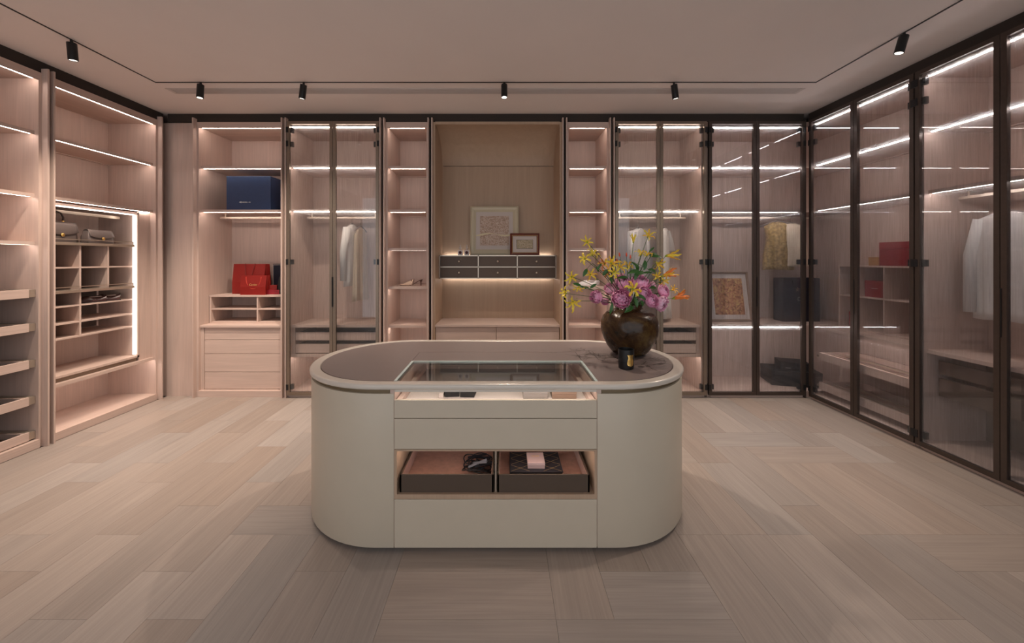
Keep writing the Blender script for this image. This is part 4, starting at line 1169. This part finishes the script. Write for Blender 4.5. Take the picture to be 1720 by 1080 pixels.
picture('picture_frame', 'rust coloured abstract print leaning behind the smoked glass', 0.46, 0.535, 0.022, 0.03, 'tan_leather', (2.455, YF + 0.27, 0.7285), (R(-10), 0, 0), 0.048, 'rust_art')

# perfume bottles
for x, lab in ((px(773, 4.12), 'left of two small perfume bottles in the niche'), (px(784, 4.12), 'right of two small perfume bottles in the niche')):
    t = thing('perfume_bottle', lab, 'bottle', (x, 4.13, 1.4423), 0, 'perfume bottles in the niche')
    bx('flask', 'perfume', t, (-0.026, 0.026, -0.012, 0.012, 0, 0.056), bevel=0.004)
    MB().lathe([(0.016, 0), (0.0165, 0.002), (0.015, 0.003), (0.0005, 0.0035)], 20).build('label_disc', 'perfume_core', t, loc=(0, -0.0122, 0.027), rot=(R(90), 0, 0))
    MB().lathe([(0.007, 0.056), (0.007, 0.066), (0.014, 0.072), (0.015, 0.082), (0.006, 0.092), (0.005, 0.100), (0.009, 0.107), (0.004, 0.113)], 14).build('stopper', 'perfume', t, smooth=True)

# big navy box
t = thing('storage_box', 'large navy blue box with a white mark on the upper shelf', 'box', (-2.6355, 4.10, S2), 0)
bx('body', 'navy', t, (-0.2285, 0.2285, -0.155, 0.155, 0, 0.335), bevel=0.002)
bx('lid', 'navy', t, (-0.2295, 0.2295, -0.156, 0.156, 0.3355, 0.352), bevel=0.002)
mk = MB()
def mark_poly(pts):
    mk.prism(pts, 0, 0.0006)
mark_poly([(-0.060, 0.0), (-0.050, 0.007), (-0.050, -0.007)])
mark_poly([(-0.046, 0.008), (-0.036, 0.008), (-0.036, -0.008), (-0.046, -0.008)])
mark_poly([(-0.030, 0.0), (-0.025, 0.006), (-0.020, 0.0), (-0.025, -0.006)])
for x in (-0.013, 0.001, 0.015):
    mark_poly([(x - 0.006, 0.0), (x, 0.008), (x + 0.006, 0.0), (x, -0.008)])
mark_poly([(0.023, 0.0015), (0.050, 0.0015), (0.050, -0.0015), (0.023, -0.0015)])
mark_poly([(0.047, 0.007), (0.059, 0.0), (0.047, -0.007)])
mk.build('white_mark', 'white_print', t, loc=(-0.036, -0.1552, 0.083), rot=(R(90), 0, 0), label='row of small white shapes ending in an arrow')

# organiser on the chest and what stands on it
ZA = 0.724
og = thing('desk_organiser', 'low oak organiser with four open cubbies on the chest', 'organiser', (-2.66, 4.0, ZA), 0)
ow = 0.425
bx('top', 'oak_h', og, (-ow, ow, 0, 0.33, 0.278, 0.296)); bx('base', 'oak_h', og, (-ow, ow, 0.005, 0.33, 0, 0.016)); bx('back', 'oak_v', og, (-ow, ow, 0.318, 0.33, 0.016, 0.278))
for x in (-ow, ow - 0.018):
    bx('side', 'oak_v', og, (x, x + 0.018, 0.004, 0.318, 0.016, 0.278))
bx('divider', 'oak_v', og, (0.07, 0.084, 0.006, 0.318, 0.016, 0.278)); bx('shelf', 'oak_h', og, (-ow + 0.018, 0.07, 0.006, 0.318, 0.142, 0.154), (0.084, ow - 0.018, 0.006, 0.318, 0.142, 0.154))
ZO = ZA + 0.2965
def shopping_bag(label, w, h, d, loc, rz, mat, cordm, txt, tsize, tx, tz, loop_down):
    t = thing('shopping_bag', label, 'bag', loc, rz, 'red shopping bags')
    b = MB(); g = 0.0012
    # thin paper walls with a fold at the sides
    prof = [(-w / 2, -d / 2), (w / 2, -d / 2), (w / 2 - d * 0.22, 0), (w / 2, d / 2), (-w / 2, d / 2), (-w / 2 + d * 0.22, 0)]
    def ring(z, k):
        return [(x, y * k, z) for x, y in prof]
    inner = [[(x * 0.992, y * 0.97 * k, z) for x, y in prof] for z, k in ((h, 0.55), (0.004, 0.97))]
    b.loft([ring(0, 1), ring(h * 0.4, 1), ring(h, 0.57)] + inner)
    b.build('paper', mat, t)
    yk = -d / 2 * 0.60 - 0.002
    cx = w * 0.30
    pts = []
    for i in range(13):
        u = i / 12 * math.pi
        if loop_down:
            pts.append((-cx * math.cos(u), yk - d * 0.14 * math.sin(u) - 0.003, h * 0.93 - h * 0.62 * math.sin(u)))
    if loop_down:
        MB().tube(pts, 0.0016, 5).build('cord', cordm, t, smooth=True)
    else:
        for x in (-w * 0.13, w * 0.17):
            MB().tube([(x, yk + 0.004, h + 0.004), (x, yk - 0.002, h * 0.96), (x + (0.02 if x < 0 else -0.02), yk - 0.02, h * 0.6), (x + (0.03 if x < 0 else -0.03), yk - 0.03, h * 0.35)], 0.0042, 6).build('cord', cordm, t, smooth=True)
    if txt:
        k = 0.5 - 0.5 * 0.43 * max(0, (tz - 0.4 * h) / (0.6 * h))
        text('lettering', txt, tsize, 'gold_print', t, (tx, -d * k - 0.0012, tz), (R(90), 0, 0), shear=0.25)
    return t
shopping_bag('large red paper shopping bag at the back of the organiser', 0.345, 0.325, 0.13, (-2.775, 4.21, ZO), 0.0, 'red_paper', 'red_cord', 'Cartier', 0.028, -0.005, 0.10, False)
shopping_bag('smaller red paper shopping bag with looped cord in front', 0.275, 0.205, 0.09, (-2.645, 4.075, ZO), R(-2), 'red_paper', 'red_bright', 'Cartier', 0.030, 0.0, 0.098, True)
sb_ = small_box('gift_box', 'flat red box, lower of two beside the red bags', 'box', 0.13, 0.12, 0.048, 'red_dark', 0.4, (-2.475, 4.14, ZO), R(8), group='small red boxes')
sb_ = small_box('gift_box', 'small red box stacked on another beside the red bags', 'box', 0.085, 0.09, 0.048, 'red_paper', 0.5, (-2.485, 4.14, ZO + 0.0485), R(8), group='small red boxes')
t = thing('document_case', 'dark navy case with pale edge line standing behind red bags', 'case', (-2.405, 4.295, ZO), 0)
bx('body', 'navy_dark', t, (-0.175, 0.175, -0.025, 0.02, 0, 0.325), bevel=0.002); bx('edge_line', 'mat_board', t, (-0.172, 0.172, -0.0265, -0.0245, 0.312, 0.3155), (-0.172, -0.169, -0.0265, -0.0245, 0.02, 0.312))
t = thing('handbag', 'black handbag with gold clasp and scarf at the chest edge', 'handbag', (-2.335, 4.14, ZO), 0)
b = MB(); rings = []
for z, w_, d_ in ((0, 0.095, 0.045), (0.01, 0.10, 0.05), (0.12, 0.095, 0.046), (0.18, 0.085, 0.036), (0.205, 0.072, 0.02)):
    rings.append([(w_ * max(-1, min(1, 1.25 * math.cos(a))), d_ * max(-1, min(1, 1.25 * math.sin(a))), z) for a in [2 * math.pi * j / 24 for j in range(24)]])
b.loft(rings).build('body', 'black_matte', t, smooth=True)
bx('clasp', 'gold', t, (-0.022, 0.018, -0.056, -0.044, 0.165, 0.182), bevel=0.002)
MB().tube([(-0.05, 0, 0.20), (-0.042, 0, 0.255), (0, 0, 0.28), (0.042, 0, 0.255), (0.05, 0, 0.20)], 0.005, 8).build('handle', 'black_matte', t, smooth=True)
MB().tube([(0.028, -0.02, 0.265), (0.040, -0.045, 0.24), (0.038, -0.05, 0.20), (0.044, -0.05, 0.17)], [0.006, 0.011, 0.009, 0.013], 7).build('scarf', 'cloth_cream', t, smooth=True)

# shoes -------------------------------------------------------------
def shoe(name, label, loc, rz, upper, sole, heel=0.045, L=0.235, group=None, back=False, trim=None):
    """x along the shoe, toe at -x; pointed mule with a small heel, or flat when heel is 0"""
    t = thing(name, label, 'shoe', loc, rz, group)
    n = 14; rings_s = []; rings_u = []
    def lift(u):
        s = max(0, (u - 0.45) / 0.55)
        return 0.003 + heel * (3 * s * s - 2 * s ** 3)
    def half(u):
        return 0.005 + 0.036 * math.sin(math.pi * min(1, 0.05 + u * 0.55)) ** 0.8 if u < 0.5 else 0.041 - 0.014 * ((u - 0.5) / 0.5)
    for i in range(n + 1):
        u = i / n; x = -L / 2 + L * u; h_, z = half(u), lift(u)
        rings_s.append([(x, -h_, z), (x, h_, z), (x, h_, z + 0.006), (x, -h_, z + 0.006)])
    MB().loft(rings_s).build('sole', sole, t, smooth=False)
    top = 0.95 if back else 0.56
    for i in range(n + 1):
        u = top * i / n; x = -L / 2 + L * u; h_, z = half(u) + 0.001, lift(u) + 0.004
        if back:
            hh = 0.010 + 0.045 * math.sin(min(1.0, u * 1.9) * math.pi / 2) - (0.022 * max(0, math.sin((u - 0.45) / 0.5 * math.pi)) if u > 0.45 else 0)
        else:
            hh = 0.010 + 0.052 * (u / top) ** 1.3
        rings_u.append([(x + 0.012 * math.sin(a) * (u / top), h_ * math.cos(a), z + hh * math.sin(a)) for a in [math.pi * j / 12 for j in range(13)]])
    MB().loft(rings_u, close=False).build('upper', upper, t, smooth=True)
    if back:
        o = MB(); 
        o.loft([[(-L / 2 + L * u_, 0.028 * math.cos(a) * (0.5 + 0.5 * math.sin(math.pi * k)), lift(u_) + 0.045 + 0.004 * math.sin(a)) for a in [2 * math.pi * j / 10 for j in range(10)]] for u_, k in ((0.42, 0.1), (0.55, 0.4), (0.7, 0.5), (0.85, 0.3))])
        o.build('opening_trim', trim or sole, t, smooth=True)
    else:
        MB().tube([(-L / 2 + L * 0.52, 0.03 * s_, lift(0.52) + 0.045 + 0.012 * (1 - abs(s_))) for s_ in (-1, -0.5, 0, 0.5, 1)], 0.004, 6).build('tongue_edge', sole, t, smooth=True)
    if heel > 0.02:
        MB().lathe([(0.006, 0), (0.0055, 0.01), (0.0065, heel * 0.6), (0.016, heel + 0.001)], 12).build('heel', sole, t, smooth=True, loc=(L / 2 - 0.018, 0, 0))
    return t
shoe('mule', 'nude suede mule with kitten heel on the narrow shelf', (px(691, 4.03), 4.03, 1.118), R(4), 'shoe_nude', 'shoe_sole', 0.058)
shoe('flat_shoe', 'white flat shoe on the shelf behind the flowers, left one', (px(985, 4.0), 4.0, 1.118), R(10), 'shoe_white', 'shoe_white', 0.0, 0.22, 'white flats', back=True, trim='shoe_white')
shoe('flat_shoe', 'white flat shoe on the shelf behind the flowers, deeper one', (px(990, 4.12), 4.12, 1.118), R(6), 'shoe_white', 'shoe_white', 0.0, 0.22, 'white flats', back=True, trim='shoe_white')
shoe('loafer', 'burgundy loafer nearer the camera in the lit showcase', (-3.60, 3.31, 1.022), R(66), 'loafer', 'black_matte', 0.0, 0.22, 'burgundy loafers', back=True, trim='loafer_trim')
shoe('loafer', 'burgundy loafer nearer the lit strip in the showcase', (-3.60, 3.43, 1.022), R(60), 'loafer', 'black_matte', 0.0, 0.22, 'burgundy loafers', back=True, trim='loafer_trim')

# handbags in the showcase -------------------------------------------
def handbag(label, w, h, d, loc, rz, top_handle):
    t = thing('handbag', label, 'handbag', loc, rz, 'taupe handbags')
    n = 28; rings = []
    for z, kw, kd in ((0, 0.97, 0.92), (0.006, 1.0, 1.0), (h * 0.5, 0.97, 0.9), (h * 0.93, 0.90, 0.62), (h, 0.86, 0.45)):
        rings.append([(w / 2 * kw * max(-1, min(1, 1.3 * math.cos(a))), d / 2 * kd * max(-1, min(1, 1.3 * math.sin(a))), z) for a in [2 * math.pi * j / n for j in range(n)]])
    MB().loft(rings).build('body', 'taupe_bag', t, smooth=True)
    fl_ = []
    for x_ in [-1 + 2 * i / 10 for i in range(11)]:
        drop = h * (0.52 - 0.16 * (1 - x_ * x_) ) 
        xx = x_ * w / 2 * 0.95
        fl_.append([(xx, d * 0.20, h + 0.002), (xx, -d * 0.26, h + 0.003), (xx, -d * 0.40, h * 0.86), (xx, -d * 0.50 - 0.003, drop + 0.004), (xx, -d * 0.50 - 0.001, drop), (xx, -d * 0.40 + 0.004, h * 0.84), (xx, -d * 0.24, h * 0.98)])
    MB().loft(fl_).build('flap', 'taupe_bag', t, smooth=True)
    MB().tube([(x_ * w / 2 * 0.95, -d * 0.50 - 0.004, h * (0.52 - 0.16 * (1 - x_ * x_)) + 0.001) for x_ in [-1 + 2 * i / 12 for i in range(13)]], 0.0022, 5).build('flap_edge', 'bag_edge', t, smooth=True)
    MB().lathe([(0.013, 0), (0.014, 0.006), (0.009, 0.010), (0.0005, 0.011)], 16).build('clasp', 'gold', t, loc=(0, -d * 0.5 - 0.004, h * 0.36), rot=(R(90), 0, 0))
    if top_handle:
        MB().tube([(-0.05, 0, h), (-0.052, 0, h + 0.04), (-0.035, 0, h + 0.075), (0, 0, h + 0.088), (0.035, 0, h + 0.075), (0.052, 0, h + 0.04), (0.05, 0, h)], 0.006, 8).build('handle', 'bag_edge', t, smooth=True)
        for s in (-1, 1):
            MB().tube([(s * 0.05, 0, h - 0.004), (s * 0.05, 0, h + 0.014)], 0.009, 10).build('handle_ring', 'gold', t, smooth=True)
    return t
handbag('taupe leather handbag with dark top handle in the showcase', 0.25, 0.165, 0.10, (-3.61, 3.075, 1.5352), R(90), True)
handbag('low taupe leather flap clutch beside the handled bag', 0.235, 0.115, 0.08, (-3.56, 3.345, 1.5352), R(96), False)

# garments -------------------------------------------------------------
def garment(name, label, loc, rz, profile, mat, folds=7, amp=0.10, seed=1, cat='garment', sleeves=None, lining=None, hanger_w=0.20, hook=0.09, extra=None):
    """profile rows: (z, half width, half depth, x shift); hangs below z = 0"""
    t = thing(name, label, cat, loc, rz, 'garments on the rails')
    r_ = random.Random(seed); ph = r_.uniform(0, 6); n = 56; rings = []
    z0 = profile[0][0]; z1 = profile[-1][0]
    fine = []
    for i in range(len(profile) - 1):
        for k in range(4):
            u = k / 4; fine.append(tuple(a + (b_ - a) * u for a, b_ in zip(profile[i], profile[i + 1])))
    fine.append(profile[-1])
    for (z, a_, b_, xs) in fine:
        u = (z - z0) / (z1 - z0); rg = []
        for j in range(n):
            th = 2 * math.pi * j / n
            f = 1 + amp * (0.25 + u) * math.sin(folds * th + ph + 1.2 * u) + 0.35 * amp * math.sin((folds * 2 + 1) * th + 2 * ph - 2.5 * u)
            rg.append((xs + a_ * math.cos(th) * (1 + (f - 1) * 0.25), b_ * math.sin(th) * f, z + 0.004 * math.sin(3 * th + ph) * u))
        rings.append(rg)
    MB().loft(rings).build('body', mat, t, smooth=True)
    for s in (sleeves or []):
        pts, rad = s
        MB().tube(pts, rad, 12).build('sleeve', mat, t, smooth=True)
    for (nm, mm, boxpts, rad) in (extra or []):
        MB().tube(boxpts, rad, 10).build(nm, mm, t, smooth=True)
    hg = MB().tube([(-hanger_w, 0, -0.055), (-hanger_w * 0.5, 0, -0.020), (0, 0, 0.006), (hanger_w * 0.5, 0, -0.020), (hanger_w, 0, -0.055)], 0.007, 8)
    hg.tube([(0, 0, 0.004), (0, 0, hook * 0.45), (0.012, 0, hook * 0.62), (0.012, 0, hook * 0.85), (0, 0, hook), (-0.014, 0, hook * 0.9)], 0.0022, 6)
    hg.build('hanger', 'hanger', t, smooth=True)
    return t
RZ = S2 - 0.055                                  # underside level of the hanging rails
top = RZ - 0.075
# seen edge-on behind the doors left of the niche
gB = (px(590, 4.1), 4.10, top)
garment('dress', 'white wool jacket hanging edge-on behind the left glass doors', (px(591, 4.06), 4.06, top), R(82), [(-0.01, 0.04, 0.025, 0), (-0.05, 0.12, 0.035, 0), (-0.20, 0.135, 0.045, 0), (-0.45, 0.14, 0.045, 0), (-0.66, 0.145, 0.04, 0)], 'cloth_white', 6, 0.12, 3,
        sleeves=[([(-0.11, -0.01, -0.05), (-0.145, 0.01, -0.30), (-0.14, 0.015, -0.60)], [0.040, 0.036, 0.032]), ([(0.11, 0.01, -0.05), (0.14, 0.02, -0.30), (0.135, 0.02, -0.58)], [0.040, 0.036, 0.032])], hanger_w=0.12)
garment('skirt', 'long cream silk slip hanging beside the white wool jacket', (px(600, 4.12) + 0.03, 4.14, top - 0.02), R(80), [(-0.03, 0.07, 0.015, 0), (-0.10, 0.12, 0.02, 0), (-0.45, 0.13, 0.03, 0), (-0.80, 0.15, 0.04, 0)], 'cloth_cream', 8, 0.18, 8, hanger_w=0.12)
# behind the flowers
garment('jacket', 'white sequin jacket hanging behind the flowers', (px(1072, 4.08), 4.08, top - 0.04), R(38), [(-0.01, 0.045, 0.035, 0), (-0.05, 0.14, 0.045, 0), (-0.25, 0.15, 0.055, 0), (-0.60, 0.16, 0.06, 0), (-0.80, 0.165, 0.06, 0)], 'sequin', 7, 0.10, 5,
        sleeves=[([(-0.12, 0, -0.05), (-0.165, -0.02, -0.28), (-0.17, -0.03, -0.55)], [0.042, 0.038, 0.034]), ([(0.12, 0, -0.05), (0.165, -0.02, -0.28), (0.17, -0.03, -0.55)], [0.042, 0.038, 0.034])], hanger_w=0.13)
garment('dress', 'long white dress hanging on the right behind the flowers', (px(1116, 4.12), 4.14, top - 0.03), R(58), [(-0.01, 0.05, 0.03, 0), (-0.05, 0.14, 0.045, 0), (-0.25, 0.12, 0.05, 0), (-0.45, 0.12, 0.05, 0), (-0.98, 0.17, 0.07, 0)], 'cloth_white', 6, 0.14, 12, hanger_w=0.14,
        sleeves=[([(0.12, 0, -0.05), (0.165, -0.03, -0.16), (0.15, -0.05, -0.26)], [0.05, 0.048, 0.045])])
# corner wardrobe
garment('vest', 'gold and white brocade vest hanging in the corner wardrobe', (px(1306, 4.1), 4.10, top + 0.03), R(-14), [(-0.01, 0.05, 0.035, -0.01), (-0.05, 0.13, 0.05, 0), (-0.18, 0.105, 0.07, 0), (-0.36, 0.14, 0.075, 0.0), (-0.52, 0.15, 0.065, 0)], 'cloth_gold', 5, 0.14, 4, hanger_w=0.17)
garment('vest', 'white sleeveless vest hanging beside the gold brocade one', (px(1327, 4.06), 4.06, top + 0.01), R(-30), [(-0.01, 0.05, 0.035, 0), (-0.05, 0.12, 0.05, 0.02), (-0.18, 0.11, 0.06, 0.02), (-0.36, 0.13, 0.065, 0.02), (-0.46, 0.13, 0.06, 0.02)], 'cloth_cream', 5, 0.10, 9, hanger_w=0.14)
# right wall
garment('blouse', 'white long sleeved blouse hanging behind the right wall glass', (3.36, 2.545, top - 0.05), R(-84), [(-0.01, 0.05, 0.03, 0), (-0.05, 0.14, 0.045, 0), (-0.20, 0.145, 0.05, 0), (-0.50, 0.15, 0.05, 0), (-0.74, 0.155, 0.045, 0)], 'cloth_white', 6, 0.16, 15,
        sleeves=[([(-0.12, 0, -0.05), (-0.165, -0.02, -0.30), (-0.16, -0.04, -0.70)], [0.042, 0.036, 0.030]), ([(0.12, 0, -0.05), (0.165, -0.02, -0.30), (0.16, -0.04, -0.70)], [0.042, 0.036, 0.030])], hanger_w=0.14)

# dark things in the corner wardrobe
t = thing('gift_bag', 'dark navy gift bag with a pale star in the corner wardrobe', 'bag', (3.20, 4.16, 0.7285), 0)
b = MB(); w_, h_, d_ = 0.39, 0.465, 0.15
b.loft([[(-w_ / 2, -d_ / 2, 0), (w_ / 2, -d_ / 2, 0), (w_ / 2, d_ / 2, 0), (-w_ / 2, d_ / 2, 0)], [(-w_ / 2, -d_ / 2, h_), (w_ / 2, -d_ / 2, h_), (w_ / 2, d_ / 2, h_), (-w_ / 2, d_ / 2, h_)],
        [(-w_ / 2 + 0.002, -d_ / 2 + 0.002, h_), (w_ / 2 - 0.002, -d_ / 2 + 0.002, h_), (w_ / 2 - 0.002, d_ / 2 - 0.002, h_), (-w_ / 2 + 0.002, d_ / 2 - 0.002, h_)],
        [(-w_ / 2 + 0.002, -d_ / 2 + 0.002, 0.004), (w_ / 2 - 0.002, -d_ / 2 + 0.002, 0.004), (w_ / 2 - 0.002, d_ / 2 - 0.002, 0.004), (-w_ / 2 + 0.002, d_ / 2 - 0.002, 0.004)]])
b.build('paper', 'navy_dark', t)
pts = [((0.028 if k % 2 == 0 else 0.011) * math.sin(k * math.pi / 5) - 0.042, (0.028 if k % 2 == 0 else 0.011) * math.cos(k * math.pi / 5)) for k in range(10)]
MB().prism(pts, 0, 0.001).build('star', 'tan_leather', t, loc=(0, -d_ / 2 - 0.0004, 0.345), rot=(R(90), 0, 0))
text('lettering', 'D', 0.060, 'grey_card', t, (-0.045, -d_ / 2 - 0.0005, 0.223), (R(90), 0, 0), align='LEFT')
MB().tube([(-0.10, -d_ / 2 - 0.003, 0.44), (-0.09, -d_ / 2 - 0.012, 0.38), (0.0, -d_ / 2 - 0.018, 0.30), (0.09, -d_ / 2 - 0.012, 0.38), (0.10, -d_ / 2 - 0.003, 0.44)], 0.004, 6).build('handle', 'black_matte', t, smooth=True)
c1 = small_box('black_case', 'large black box on the corner wardrobe floor', 'box', 0.46, 0.30, 0.155, 'black_matte', 0.3, (3.11, 4.13, 0.0622), R(-14))
c2 = small_box('black_case', 'smaller black box stacked on the large black box', 'box', 0.26, 0.20, 0.085, 'black_matte', 0.35, (3.12, 4.12, 0.218), R(-20))
bx('pale_mark', 'grey_card', c2, (-0.085, -0.035, -0.1006, -0.0998, 0.022, 0.027))

# organiser and red boxes on the right wall
oc = thing('cubby_organiser', 'oak cubby organiser behind the right wall smoked glass', 'organiser', (XR, YR0, 0.7355), R(-90))
q0, q1, e0, e1 = 0.05, 0.955, 0.24, 0.50
bx('top', 'oak_h', oc, (q0, q1, e0, e1, 0.590, 0.605)); bx('base', 'oak_h', oc, (q0, q1, e0 + 0.004, e1, 0, 0.014)); bx('back', 'oak_v', oc, (q0, q1, e1 - 0.01, e1, 0.014, 0.59))
bx('shelf', 'oak_h', oc, (q0 + 0.014, q1 - 0.014, e0 + 0.004, e1 - 0.01, 0.305, 0.318))
for x in (q0, q1 - 0.014):
    bx('side', 'oak_v', oc, (x, x + 0.014, e0 + 0.004, e1 - 0.01, 0.014, 0.59))
for x in (0.26, 0.49, 0.72):
    bx('divider', 'oak_v', oc, (x, x + 0.012, e0 + 0.006, e1 - 0.01, 0.014, 0.305), (x, x + 0.012, e0 + 0.006, e1 - 0.01, 0.318, 0.59))
def rbox(label, xa, z, w_, d_, h_, mat, yd, name='gift_box'):
    return small_box(name, label, 'box', w_, d_, h_, mat, 0.3, (XR + yd + d_ / 2, YR0 - xa - w_ / 2, 0.7355 + z), R(-90), group='boxes behind the right wall glass')
rbox('large red box on top of the cubby organiser', 0.43, 0.6055, 0.34, 0.20, 0.205, 'red_dark', 0.27)
rbox('small tan box beside the large red box', 0.32, 0.6055, 0.10, 0.12, 0.075, 'orange_box', 0.28)
rb = rbox('red box with pale lettering in an upper cubby', 0.285, 0.3185, 0.19, 0.18, 0.15, 'red_dark', 0.28)
bx('pale_line', 'mat_board', rb, (-0.03, 0.03, -0.0912, -0.0905, 0.078, 0.082))
rbox('red box in the upper cubby nearest the camera', 0.76, 0.3185, 0.17, 0.18, 0.16, 'red_dark', 0.28)
rbox('small red box in a lower cubby behind the glass', 0.10, 0.0145, 0.13, 0.14, 0.14, 'red_dark', 0.30)
